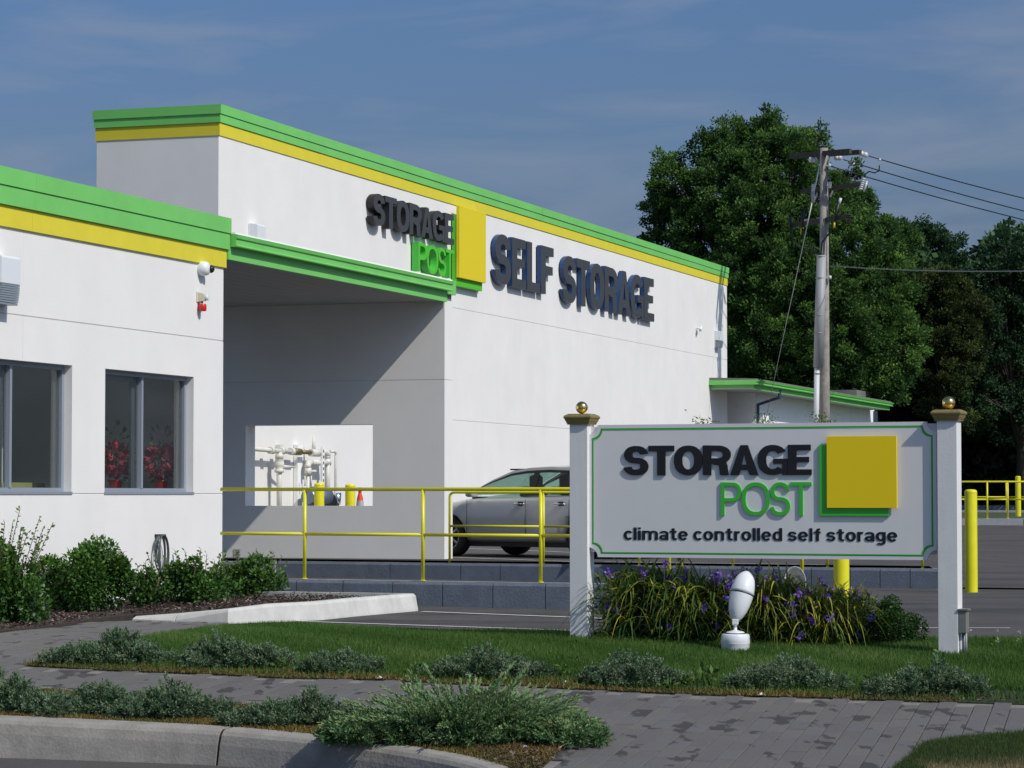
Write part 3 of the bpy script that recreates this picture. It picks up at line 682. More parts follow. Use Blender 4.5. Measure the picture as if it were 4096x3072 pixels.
# lower panel (around the opening) as one mesh without internal faces
S = [0, qa, qb, QS]; Zs = [.272, 1.13, 2.425, 3.116]
mbv = MB(); vid = {}
for xi, xx in enumerate((0, ST)):
    for si, s_ in enumerate(S):
        for zi, z_ in enumerate(Zs): vid[(xi, si, zi)] = len(mbv.v); mbv.v.append((xx, s_, z_))
sol = lambda i, j: 0 <= i < 3 and 0 <= j < 3 and not (i == 1 and j == 1)
for i in range(3):
    for j in range(3):
        if not sol(i, j): continue
        g = lambda q, a, b: vid[(q, a, b)]
        fs = [(g(0, i, j), g(0, i, j + 1), g(0, i + 1, j + 1), g(0, i + 1, j)), (g(1, i, j), g(1, i + 1, j), g(1, i + 1, j + 1), g(1, i, j + 1))]
        if not sol(i - 1, j): fs.append((g(0, i, j), g(1, i, j), g(1, i, j + 1), g(0, i, j + 1)))
        if not sol(i + 1, j): fs.append((g(0, i + 1, j), g(0, i + 1, j + 1), g(1, i + 1, j + 1), g(1, i + 1, j)))
        if not sol(i, j - 1): fs.append((g(0, i, j), g(0, i + 1, j), g(1, i + 1, j), g(1, i, j)))
        if not sol(i, j + 1): fs.append((g(0, i, j + 1), g(1, i, j + 1), g(1, i + 1, j + 1), g(0, i + 1, j + 1)))
        mbv.f += fs; mbv.sm += [False] * len(fs)
mbv.build('screen_wall', M['stucco'], cn)
MB().box(0, ST, 0, QS, 3.124, 4.368).build('screen_wall', M['stucco'], cn)
MB().box(.007, ST - .007, .007, QS, 3.10, 3.14).build('wall_joint', M['joint'], cn)
nb = 16; qw = (QS + .02) / nb
sE = sA + .003; sG = sA + .078
for i in range(nb): MB().box(sE, -.002, .03 + i * qw, .03 + (i + 1) * qw - .008, 4.345, 4.365).build('soffit_board', M['soffit'], cn)
MB().box(sE, ST - .01, .02, QS, 4.37, 4.66).build('roof', M['roofing'], cn)
MB().box(sG - .045, -.03, -.055, .02, 4.335, 4.50).build('fascia_board', M['green'], cn)
MB().prof([(-.05, 4.66), (-.05, 4.50), (-.15, 4.50), (-.155, 4.512), (-.15, 4.522), (-.135, 4.53), (-.135, 4.60), (-.155, 4.61), (-.165, 4.655), (-.15, 4.66)], sG, -.02).build('gutter', M['green'], cn)
MB().box(-.15, ST + .03, -.045, .05, 4.47, 4.70).build('fascia_board', M['green'], cn)
MB().box(sG, .0, -.13, .4, 4.662, 4.685).build('flashing', M['annex'], cn)
MB().box(ST + .012, ST + .022, .01, .03, .3, 1.75).build('edge_trim', M['black'], cn)

# ------------------------------------------------------------------ lettering
FCACHE = {}
def arc(cx, cy, a, b, t0, t1, n=30, e=2.25):
    th = np.radians(np.linspace(t0, t1, n)); c, s_ = np.cos(th), np.sin(th)
    return [(cx + a * np.sign(u) * abs(u) ** (2 / e), cy + b * np.sign(v_) * abs(v_) ** (2 / e)) for u, v_ in zip(c, s_)]
class SDF:
    """letter shapes as distance fields on a fine grid, traced to outlines"""
    def __init__(s, x0, x1, y0, y1, st=.0125):
        s.st = st; s.xs = np.arange(x0, x1 + st, st); s.ys = np.arange(y0, y1 + st, st); s.X, s.Y = np.meshgrid(s.xs, s.ys); s.D = np.full(s.X.shape, 9.0)
    def u(s, d): s.D = np.minimum(s.D, d); return s
    def sub(s, d): s.D = np.maximum(s.D, -d); return s
    def fbox(s, x0, x1, y0, y1): return np.maximum(abs(s.X - (x0 + x1) / 2) - (x1 - x0) / 2, abs(s.Y - (y0 + y1) / 2) - (y1 - y0) / 2)
    def box(s, *a): return s.u(s.fbox(*a))
    def seg(s, p, q):
        px, py = s.X - p[0], s.Y - p[1]; dx, dy = q[0] - p[0], q[1] - p[1]; L = dx * dx + dy * dy + 1e-12
        t = np.clip((px * dx + py * dy) / L, 0, 1); return np.hypot(px - t * dx, py - t * dy)
    def stroke(s, pts, w, cap=True):
        d = np.full(s.X.shape, 9.0)
        for p, q in zip(pts, pts[1:]): d = np.minimum(d, s.seg(p, q))
        d -= w / 2
        if cap:
            for e, f in ((pts[0], pts[1]), (pts[-1], pts[-2])):
                ux, uy = e[0] - f[0], e[1] - f[1]; l_ = math.hypot(ux, uy); pl_ = ((s.X - e[0]) * ux + (s.Y - e[1]) * uy) / l_
                near = np.hypot(s.X - e[0], s.Y - e[1]) < w * .8; d = np.where(near, np.maximum(d, pl_), d)
        return s.u(d)
    def fpoly(s, P):
        d = np.full(s.X.shape, 9.0)
        for p, q in zip(P, P[1:] + P[:1]): d = np.minimum(d, s.seg(p, q))
        return np.where(inpoly(s.X, s.Y, P), -d, d)
    def trace(s):
        D = np.pad(s.D, 1, constant_values=1.0); nx = {}; xs = np.concatenate([[s.xs[0] - s.st], s.xs, [s.xs[-1] + s.st]]); ys = np.concatenate([[s.ys[0] - s.st], s.ys, [s.ys[-1] + s.st]])
        I = D < 0; H, W_ = D.shape
        def P(e):
            (i, j), (k, l) = e; t = D[i, j] / (D[i, j] - D[k, l]); return (xs[j] + (xs[l] - xs[j]) * t, ys[i] + (ys[k] - ys[i]) * t)
        mix = I[:-1, :-1].astype(int) + I[:-1, 1:] + I[1:, :-1] + I[1:, 1:]
        for i, j in zip(*np.where((mix > 0) & (mix < 4))):
            c = [(i, j), (i, j + 1), (i + 1, j + 1), (i + 1, j)]; ins_ = [I[q] for q in c]; outs, ins2 = [], []
            for k in range(4):
                a, b = c[k], c[(k + 1) % 4]
                if ins_[k] and not ins_[(k + 1) % 4]: outs.append((a, b))
                if not ins_[k] and ins_[(k + 1) % 4]: ins2.append((b, a))
            if len(outs) == 1: nx[outs[0]] = ins2[0]
            else:
                for k in range(4):
                    a, b = c[k], c[(k + 1) % 4]
                    if ins_[k] and not ins_[(k + 1) % 4]:
                        p_ = c[k - 1]; nx[(a, b)] = (a, p_)
        loops = []
        while nx:
            k0 = next(iter(nx)); loop = []; k = k0
            while k in nx: loop.append(P(k)); k = nx.pop(k)
            if len(loop) > 3: loops.append(loop)
        out = []
        for L in loops:
            for it in range(2):
                K = [L[0]]; n = len(L)
                for i in range(1, n):
                    a, b, c = np.array(K[-1]), np.array(L[i]), np.array(L[(i + 1) % n]); ac = c - a; l_ = np.linalg.norm(ac)
                    if l_ > 1e-9 and abs(ac[0] * (b - a)[1] - ac[1] * (b - a)[0]) / l_ < .0012 and l_ < .25: continue
                    K.append(tuple(b))
                L = K
            if len(L) >= 3: out.append(L)
        return out
def letter_shape(ch, w):
    h = w / 2; G = SDF(-.1, 1.15, -.38, 1.05); X = .74; W = .47; thin = w < .13; sx = 1.0 if thin else 1.28
    if ch == 'T': G.box(0, .62, 1 - w * .95, 1).box(.31 - h, .31 + h, 0, 1)
    elif ch in 'EFL':
        G.box(0, w, 0, 1)
        if ch != 'L': G.box(0, .53, 1 - w * .93, 1).box(0, .49, .51 - h * .88, .51 + h * .88)
        if ch != 'F': G.box(0, .55 if ch == 'E' else .52, 0, w * .93)
    elif ch == 'O': a = .42 if thin else .345; G.stroke(arc(a, .5, a - h, .5 - h, 0, 360, 60), w, False)
    elif ch == 'S':
        b = (.5 - h) / 2; a = (.30 if not thin else .29); G.stroke(arc(a, .5 + b, a - h - .01, b, 4, 270) + arc(a, .5 - b, a - h + .005, b, 90, -176), w * .98)
    elif ch == 'G':
        a = .355; G.stroke(arc(a, .5, a - h, .5 - h, 36, 318, 50), w); G.box(.37, .70, .37, .37 + .85 * w).box(.70 - .62 * w, .70, 0, .5)
    elif ch in 'RP':
        G.box(0, w, 0, 1); yb = .47; r = (1 - h - yb) / 2; xr = .33 if not thin else .34
        G.stroke([(h, 1 - h)] + arc(xr, yb + r, (.24 if not thin else .23), r, 90, -90) + [(h, yb)], w * .95)
        if ch == 'R': G.stroke([(.26, .45), (.38, .445), (.455, .40), (.485, .31), (.492, .14), (.515, -.02)], w); G.sub(G.fbox(-1, 2, -1, 0))
    elif ch == 'A':
        G.u(G.fpoly([(0, 0), (.245, 1), (.415, 1), (.66, 0), (.455, 0), (.415, .17), (.245, .17), (.205, 0)])); G.sub(G.fpoly([(.33, .74), (.275, .35), (.385, .35)]))
    elif ch == 'l': G.box(0, w, 0, 1)
    elif ch == 'i': G.box(0, w, 0, X).box(0, w, 1 - w * .85, 1)
    elif ch in 'nm':
        G.box(0, w, 0, X); G.stroke([(W - h, 0)] + arc(W / 2 + .01, X - .25, W / 2 - h, .25 - h * .95, 0, 180), w)
        if ch == 'm': G.stroke([(2 * W - w - h, 0)] + arc(1.5 * W - w + .01, X - .25, W / 2 - h, .25 - h * .95, 0, 180), w)
    elif ch == 'r': G.box(0, w, 0, X); G.stroke(arc(.26, X - .25, .26 - h, .25 - h, 180, 85), w)
    elif ch == 'c': G.stroke(arc(.235, X / 2, .235 - h, X / 2 - h, 38, 322, 40), w)
    elif ch == 'o': G.stroke(arc(.245, X / 2, .245 - h, X / 2 - h, 0, 360, 50), w, False)
    elif ch == 'e': G.stroke(arc(.24, X / 2, .24 - h, X / 2 - h, 0, 322, 40), w); G.box(h, .48 - h * .6, X / 2 - .055, X / 2 + .055)
    elif ch == 'd': G.stroke(arc(.235, X / 2, .235 - h, X / 2 - h, 0, 360, 50), w, False); G.box(W - w, W, 0, 1)
    elif ch == 'a': G.stroke([(W - h, 0), (W - h, X - .24)] + arc(W / 2, X - .22, W / 2 - h, .22 - h, 0, 165), w * .95); G.stroke(arc(.215, .215, .215 - h, .215 - h, 0, 360, 40), w * .92, False)
    elif ch == 't': G.stroke([(.17, .94), (.17, .22), (.19, .12), (.24, .085), (.35, h)], w); G.box(0, .34, X - w * .85, X)
    elif ch == 'f': G.stroke([(.17, 0), (.17, .78)] + arc(.17 + .14, .79, .14, 1 - h * .9 - .79, 180, 95), w); G.box(0, .33, X - w * .85, X)
    elif ch == 's': b = (X / 2 - h) / 2; G.stroke(arc(.215, X / 2 + b, .215 - h - .005, b, 8, 270) + arc(.215, X / 2 - b, .215 - h + .005, b, 90, -172), w * .93)
    elif ch == 'g': G.stroke(arc(.235, X / 2 + .02, .235 - h, X / 2 - h - .02, 0, 360, 50), w, False); G.box(W - w, W, 0, X); G.stroke([(W - h, .1), (W - h, -.06)] + arc(.235, -.06, .235 - h, .21 - h, 0, -150), w * .95)
    return [[(x * sx, y) for x, y in L] for L in G.trace()]
def glyph(ch, w):
    k = (ch, w)
    if k in FCACHE: return FCACHE[k]
    c = bpy.data.curves.new('t', 'CURVE'); c.dimensions = '2D'; c.fill_mode = 'BOTH'; c.extrude = .5
    for L in letter_shape(ch, w):
        sp = c.splines.new('POLY'); sp.points.add(len(L) - 1); sp.use_cyclic_u = True
        for p, q in zip(sp.points, L): p.co = (q[0], q[1], 0, 1)
    o = bpy.data.objects.new('t', c); COL.objects.link(o); dg = bpy.context.evaluated_depsgraph_get(); dg.update()
    me = bpy.data.meshes.new_from_object(o.evaluated_get(dg)); n = len(me.vertices); co = np.empty(n * 3); me.vertices.foreach_get('co', co); co = co.reshape(-1, 3)
    fs = [tuple(p.vertices) for p in me.polygons]; bpy.data.objects.remove(o); bpy.data.curves.remove(c); bpy.data.meshes.remove(me)
    FCACHE[k] = (co, fs); return FCACHE[k]
def word(parent, text, x0, x1, z0, z1, q_front, q_back, off, m_face, m_side=None, gap=.05, ref='E', kern={}, name='letter', ofs=None):
    rc, _ = glyph(ref, off); zb, zt = rc[:, 1].min(), rc[:, 1].max()
    xs = 0; place = []
    for i, ch in enumerate(text):
        if ch == ' ': xs += .27; continue
        co, fs = glyph(ch, off); a, b = co[:, 0].min(), co[:, 0].max()
        xs += kern.get(text[i - 1:i + 1], 0) if i else 0
        place.append((ch, xs - a)); xs += (b - a) + gap
    tot = xs - gap; sx = (x1 - x0) / tot; sz = (z1 - z0) / (zt - zb)
    for ch, dx in place:
        co, fs = glyph(ch, off)
        v = np.stack([x0 + (co[:, 0] + dx) * sx, np.where(co[:, 2] > 0, q_front, q_back), z0 + (co[:, 1] - zb) * sz], 1)
        me = bpy.data.meshes.new(name); me.from_pydata(v.tolist(), [], fs); me.materials.append(m_face); me.update()
        if m_side:
            me.materials.append(m_side)
            for p in me.polygons:
                if abs(p.normal.y) < .5: p.material_index = 1
        me.update()
        o = bpy.data.objects.new(name, me); COL.objects.link(o); o.parent = parent
KN = {'TO': -.02, 'RA': -.03, 'AG': -.03, 'ST': -.01}
# building sign 1: the logo
lg = empty('storage_post_sign', BF.w(0, QB, 0), BF.a)
tag(lg, 'wall sign reading STORAGE POST with a yellow square over a green square, above the canopy', 'sign')
pb = -.17
def sx_(px, py, q): return BF.hit(px, py, QB + q)[0]
word(lg, 'STORAGE', sx_(1494, 850, pb), sx_(1817, 900, pb), 6.42, 7.03, pb, -.03, .2, M['letterface'], M['letterblack'], gap=.012, kern=KN)
word(lg, 'POST', sx_(1674, 1030, pb), sx_(1817, 1050, pb), 5.72, 6.30, pb, -.03, .125, mat('bright green letter', (.09, .52, .03), .45), M['signgreen'], gap=.0, ref='T')
ys0, ys1 = sx_(1838, 950, -.2), sx_(1944, 950, -.2); gs0, gs1 = sx_(1826, 950, -.13), sx_(1929, 1100, -.13)
MB().box(ys0, ys1, -.20, -.131, 5.77, 7.25).build('yellow_square', mat('deep yellow panel', (.74, .60, .010), .5), lg, bevel=.004)
MB().box(gs0, gs1, -.13, -.03, 5.60, 7.06).build('green_square', mat('vivid green panel', (.09, .50, .02), .5), lg, bevel=.004)
ss = empty('self_storage_sign', BF.w(0, QB, 0), BF.a)
tag(ss, 'wall sign of dark letters reading SELF STORAGE with blue sides', 'sign')
pb = -.13
word(ss, 'SELF', sx_(1981, 1050, pb), sx_(2215, 1050, pb), 5.84, 6.93, pb, -.03, .2, M['letterface'], M['letterside'], gap=.05)
word(ss, 'STORAGE', sx_(2253, 1150, pb), sx_(2617, 1150, pb), 5.76, 6.86, pb, -.03, .2, M['letterface'], M['letterside'], gap=.03, kern=KN)

# ------------------------------------------------------------------ wall lamps, cameras, alarm, hose
def wall_lamp(px, q, zb, w, h, dp, lab):
    s = BF.hit(px, 1200, q - dp)[0] - w
    t = empty('wall_lamp', BF.w(s, q, zb), BF.a); tag(t, lab, 'wall lamp')
    MB().box(-.02 * w, w * .86, -.022, -.001, .0, h * .99).build('back_plate', M['plastic'], t, bevel=.006)
    MB().prof([(-.022, h * .46), (-dp, h * .44), (-dp, h * .93), (-dp * .9, h * .97), (-.022, h)], 0, w).build('hood', M['plastic'], t, bevel=.006)
    L_ = MB(); n_ = 9
    for k in range(n_): L_.box(w * .04, w * .985, -dp * (.97 - .16 * (k / n_) ** 2), -.023, h * (.40 - .044 * k) + .001, h * (.44 - .044 * k) - .001)
    L_.build('lens', M['lampglass'], t); t.children[-1]['kind'] = 'stuff'
wall_lamp(82, 0, 3.33, .40, .57, .20, 'large white wall lamp with ribbed lens at the left edge of the office wall')
wall_lamp(1062, QB, 5.44, .34, .50, .17, 'white wall lamp on the tall wall just above the left end of the canopy')
wall_lamp(2893, QB, 5.42, .36, .50, .17, 'white wall lamp at the far right end of the tall wall beneath the stripes')
s_, z_ = BF.hit(800, 1075)
t = empty('dome_camera', BF.w(s_, 0, z_), BF.a); tag(t, 'white dome security camera with black ball under the yellow band at the office corner', 'camera')
Ry = Matrix.Rotation(R(90), 3, 'X')
MB().lathe([(0, .13), (.05, .125), (.085, .10), (.095, .05), (.09, 0)], (0, 0, 0), 20, True, Ry).build('housing', M['plastic'], t)
MB().lathe([(0, .05), (.025, .043), (.043, .025), (.05, 0), (.043, -.025), (.025, -.043), (0, -.05)], (.06, -.12, -.005), 16).build('lens_dome', M['darkglass'], t)
s_, z_ = BF.hit(793, 1190); t = empty('alarm_beacon', BF.w(s_, 0, z_), BF.a); tag(t, 'ivory alarm box with a round red beacon hanging below it on the office wall', 'alarm')
MB().box(-.06, .03, -.012, -.001, -.06, .07).build('plate', M['ivory'], t, bevel=.003)
MB().prof([(-.012, -.055), (-.10, -.045), (-.10, .03), (-.06, .055), (-.012, .055)], -.035, .025).build('horn_box', M['ivory'], t)
MB().tube([(0, -.10, -.005), (.0, -.15, -.005)], [.03, .038], 14).build('horn', M['plastic'], t)
MB().tube([(0, -.05, -.05), (0, -.05, -.075)], .018, 8).build('bracket', M['red'], t)
MB().lathe([(0, .045), (.045, .042), (.05, .02), (.05, -.035), (.042, -.048), (0, -.05)], (.0, -.06, -.125), 16).build('beacon', M['red'], t)
s_, z_ = BF.hit(2783, 1315, QB); t = empty('wall_bracket', BF.w(s_, QB, z_), BF.a); tag(t, 'small white bracket camera low right of the SELF STORAGE letters', 'bracket')
MB().tube([(0, 0, 0), (.0, -.12, .02)], .02, 8).tube([(-.06, -.14, -.05), (.12, -.14, .08)], .045, 8).build('arm', M['plastic'], t)
s_, z_ = BF.hit(622, 2140); t = empty('garden_hose', BF.w(s_, 0, z_), BF.a); tag(t, 'grey garden hose coiled on a hook low on the white office wall', 'hose')
def loop(cx, cz, rx, rz, y, n=20): return [(cx + rx * math.sin(2 * math.pi * k / n), y, cz + rz * math.cos(2 * math.pi * k / n)) for k in range(n + 1)]
hz = MB()
for k, (rx, rz, cx) in enumerate(((.13, .22, 0), (.15, .21, .02), (.08, .23, -.02), (.14, .24, -.03))): hz.tube(loop(cx, -rz, rx, rz, -.06 - .022 * k), .0095, 6)
hz.build('coil', M['hose'], t); MB().box(-.03, .03, -.13, 0, -.02, .01).build('hook', M['black'], t, bevel=.006)
MB().box(-.42, -.39, -.03, 0, -.75, -.5).build('pipe_stub', M['pipe'], t)

# ------------------------------------------------------------------ fire pipes, bollards, cone behind the opening
def PP(cx, cy, q=None):  # crop pixel -> local building coordinates in front of the tall wall
    px, py = 850 + cx / 2.212, 1600 + cy / 2.212; qq = QB - .22 if q is None else q
    s, z = BF.hit(px, py, qq); return Vector((s, qq, z))
pp = empty('sprinkler_piping', BF.w(0, 0), BF.a); tag(pp, 'cream sprinkler pipes with valves on the white wall behind the opening', 'piping')
def pz(name, pts, r, m='pipe', n=10, rel=0):
    r = [x * .62 for x in r] if isinstance(r, list) else r * .62
    MB().tube(pts, r, n).build(name, M[m], pp)
pz('header_pipe', [PP(330, 430), PP(700, 460)], .062)
for c in (520, 700, 610): pz('coupling', [PP(c - 12, 445 + (c - 520) * .05), PP(c + 14, 446 + (c - 520) * .05)], .105)
pz('riser_pipe', [PP(590, 460), PP(590, 1100)], .075)
MB().lathe([(.05, .32), (.075, .30), (.075, .25), (.055, .24), (.09, .16), (.09, .10), (.06, .06), (.085, .05), (.085, 0), (.05, -.01)], PP(590, 640), 14).build('valve', M['pipe'], pp)
v0 = PP(600, 590); pz('valve_stem', [v0, v0 + Vector((.35, -.12, 0))], [.06, .02])
for c in (590, 750):
    a = PP(c, 395, QB - .05); b = PP(c, 1000, QB - .05); MB().box(a.x - .07 if c == 750 else a.x - .05, a.x + .14 if c == 750 else a.x + .09, QB - .09, QB - .01, b.z if c == 750 else a.z - .25, a.z).build('strut', M['pipe'] if c == 590 else M['annex'], pp)
pz('clamp_valve', [PP(722, 455), PP(776, 460)], .10, 'brass'); pz('header_pipe', [PP(776, 460), PP(985, 468)], .06, 'brass')
pz('gate_valve', [PP(868, 466), PP(940, 470)], .11); v0 = PP(895, 460); pz('valve_stem', [v0, v0 + Vector((0, 0, .30))], [.07, .02])
el_ = [PP(960, 465), PP(990, 462), PP(1012, 470), PP(1018, 500)]; pz('elbow', el_, .095)
pz('riser_pipe', [PP(1016, 480), PP(1016, 900)], .08); pz('coupling', [PP(1016, 500), PP(1016, 512)], .10)
pz('branch_pipe', [PP(1030, 560), PP(865, 552)], .085); pz('elbow', [PP(872, 552), PP(850, 556), PP(843, 580), PP(843, 600)], .092)
pz('branch_pipe', [PP(845, 600), PP(845, 660)], .10); pz('branch_pipe', [PP(845, 660), PP(845, 1000)], .045)
for c in (818, 874): pz('rod', [PP(c, 670), PP(c, 760)], .018)
pz('branch_pipe', [PP(1040, 455), PP(1075, 455), PP(1094, 470), PP(1090, 500), PP(1088, 1000)], .042)
a = PP(945, 415); MB().box(a.x - .04, a.x + .05, QB - .30, QB - .26, PP(945, 720).z, a.z).build('strut', M['annex'], pp)
for k in range(11):
    z = a.z - .1 - k * .105; MB().box(a.x - .01, a.x + .025, QB - .3045, QB - .3005, z, z + .05).build('slot', M['black'], pp)
t = empty('fire_hose_connector', BF.w(*PP(850, 870).xy), BF.a); tag(t, 'blue grey fire hose connector with caps between the pipes and the left bollard', 'fire connector')
zc = PP(850, 860).z
MB().tube([(-.28, -.1, zc), (-.05, -.1, zc)], [.13, .16], 14).tube([(-.05, -.1, zc), (.3, -.25, zc + .03)], [.19, .14], 14).build('body', M['fdc'], t)
MB().tube([(0, 0, zc - .5), (0, 0, zc)], .07, 10).build('pipe', M['pipe'], t)
t = empty('test_valve', BF.w(*PP(1078, 870).xy), BF.a); tag(t, 'shiny chrome valve head between the two bollards behind the opening', 'valve'); zc = PP(1078, 870).z
MB().tube([(0, -.05, zc - .11), (0, -.05, zc + .1)], [.07, .085], 12).build('cap', M['chrome'], t); MB().tube([(-.35, 0, zc - .04), (.25, .1, zc - .12)], [.17, .09], 12).build('wheel', M['black'], t)
MB().tube([(0, 0, .3), (0, 0, zc - .1)], .05, 8).build('pipe', M['pipe'], t)

def bollard(loc, h, lab, r=.084, dark=None):
    t = empty('bollard', loc); tag(t, lab, 'bollard', 'yellow bollards')
    MB().lathe([(r, -.05), (r, h - .045), (r * .97, h - .03)], n=24).build('post', M['bollard'], t)
    MB().lathe([(r * 1.015, h - .05), (r * 1.015, h - .04), (r * .96, h - .02), (r * .7, h - .004), (0, h)], n=24).build('cap', M['bollard'], t); return t
for (px, py, Y, lab) in ((1277, 1931, 46.3, 'left one of two yellow bollards seen through the opening in front of the pipes'), (1401, 1935, 46.0, 'right one of two yellow bollards seen through the opening beside the cone')):
    p = at(px, py, Y); bollard((p.x, p.y, .3), p.z - .3, lab, .087)
p = at(3883, 1957, 36.2); bollard((p.x, p.y, T(36.2)), p.z - T(36.2), 'tall yellow bollard standing alone on the asphalt right of the ground sign')
p = at(3364, 1957, 28.6); bollard((p.x, p.y, -.02), 1.28, 'thick yellow bollard behind the ground sign, rising from the purple flowers')
p = at(4072, 1904, 90); bollard((p.x, p.y, .62), p.z - .62, 'distant yellow bollard behind the far railing at the right edge', .092)
p = at(1440, 1949, 45.6)
t = empty('traffic_cone', (p.x, p.y, .3)); tag(t, 'tall orange traffic cone with grey reflective bands beside the right bollard', 'traffic cone'); H = p.z - .3
MB().box(-.18, .18, -.18, .18, 0, .04).build('base', M['black'], t, bevel=.01)
MB().lathe([(.125, .04), (.052, H * .84), (.03, H * .90), (.03, H * .96), (.045, H * .97), (.045, H), (0, H)], n=18).build('body', M['orange'], t)
def band(z0, z1):
    f = lambda z: .125 + (.052 - .125) * (z - .04) / (H * .84 - .04) + .003
    MB().lathe([(f(z0), z0), (f(z1), z1)], n=18).build('band', M['greyband'], t)
band(H * .20, H * .34); band(H * .50, H * .80)

# ------------------------------------------------------------------ railings
def railing(fr, xs, ztop, zmid, zbase, r, s0, s1, lab, bend=False, zs=0, group=None):
    t = empty('railing', fr.w(xs[0], .1, zbase), fr.a); tag(t, lab, 'railing', group)
    o0 = xs[0]; zf = lambda s, z: z + zs * (s - o0) - zbase
    if bend:
        k = .07; pts = [(s0 - o0, 0, zf(s0, zbase))] + [(s0 - o0, 0, zf(s0, ztop - k))] + [(s0 - o0 + k * (1 - math.cos(a)), 0, zf(s0, ztop - k) + k * math.sin(a)) for a in (R(25), R(45), R(65), R(90))] + [(s1 - o0, 0, zf(s1, ztop))]
        MB().tube(pts, r, 12).build('top_rail', M['rail'], t)
    else: MB().tube([(s0 - o0, 0, zf(s0, ztop)), (s1 - o0, 0, zf(s1, ztop))], r, 12).build('top_rail', M['rail'], t)
    ed = [s0] + [x for x in xs if s0 + .05 < x < s1 - .05] + [s1]
    for a, b in zip(ed, ed[1:]): MB().tube([(a - o0 + .0, 0, zf(a, zmid)), (b - o0, 0, zf(b, zmid))], r * .88, 12).build('mid_rail', M['rail'], t)
    for x in xs:
        if bend and abs(x - s0) < .05: continue
        MB().tube([(x - o0, 0, zf(x, zbase)), (x - o0, 0, zf(x, ztop))], r, 12).build('post', M['rail'], t)
        MB().tube([(x - o0, 0, zf(x, zbase)), (x - o0, 0, zf(x, zbase) + .008)], r * 1.7, 12).build('base_flange', M['rail'], t)
fx = [LW.hit(x, 2100, .1)[0] for x in (1219, 1692, 2163, 2676, 3207)]
railing(LW, fx, 1.376, .845, .31, .0215, LW.hit(884, 2000, .1)[0], LW.hit(3720, 2000, .1)[0], 'front yellow pipe railing on the lower wall, from the office corner to behind the sign')
bx = [WL.hit(x, 2150, .1)[0] for x in (1799, 2174, 2557, 2932, 3310, 3690)]
railing(WL, bx, 1.345, .83, .265, .0195, bx[0], bx[-1], 'rear yellow pipe railing on the upper wall in front of the silver car', bend=True)
for nm, dd, xs_, base_y, top_y, lab in (('a', 77, (3690, 3948, 4030, 4170), 2074, 1927, 'far yellow railing on the nearer of two distant kerbs at the right'), ('b', 101, (3600, 3790, 4024, 4250), 2041, 1926, 'farthest yellow railing on the higher distant kerb at the right')):
    p0 = at(xs_[0], base_y, dd); fr = Frame((p0.x, dd + 1.3), R(-20)); fr.O.y = dd + (1.0 if nm == 'a' else 1.6)
    # line through the visible post, running across the view
    pv_ = at(3948 if nm == 'a' else 4024, base_y, dd); fr = Frame((pv_.x, pv_.y), R(-14)); zb = pv_.z; zt = at(3948 if nm == 'a' else 4024, top_y, dd).z
    ps = [fr.hit(x, 2000)[0] for x in xs_]
    railing(fr, ps, zt, (zt * .52 + zb * .48) if nm == 'a' else (zt * .46 + zb * .54), zb, .026 if nm == 'a' else .028, fr.hit(3500, 2000)[0], fr.hit(4400, 2000)[0], lab)
    t = empty('distant_kerb_wall', fr.w(0, 0, 0), fr.a); tag(t, 'low grey blue concrete kerb wall ' + ('under the nearer distant railing' if nm == 'a' else 'under the farthest railing'), 'wall')
    s0 = fr.hit(3300, 2000)[0]
    for i in range(9): MB().box(s0 + i * 1.9 + .01, s0 + i * 1.9 + 1.89, -.02, .4, -.2, zb).build('wall_block', M['greyblock'], t)
fr = Frame((at(4024, 2041, 108).x, 108), R(-14)); t = empty('distant_kerb_wall', fr.w(0, 0), fr.a); tag(t, 'dark blue grey kerb wall behind the farthest railing against the trees', 'wall'); s0 = fr.hit(3300, 2000)[0]
for i in range(7): MB().box(s0 + i * 2.9 + .01, s0 + i * 2.9 + 2.89, 0, .4, .3, at(4024, 2021, 108).z).build('wall_block', M['blockwall'], t)

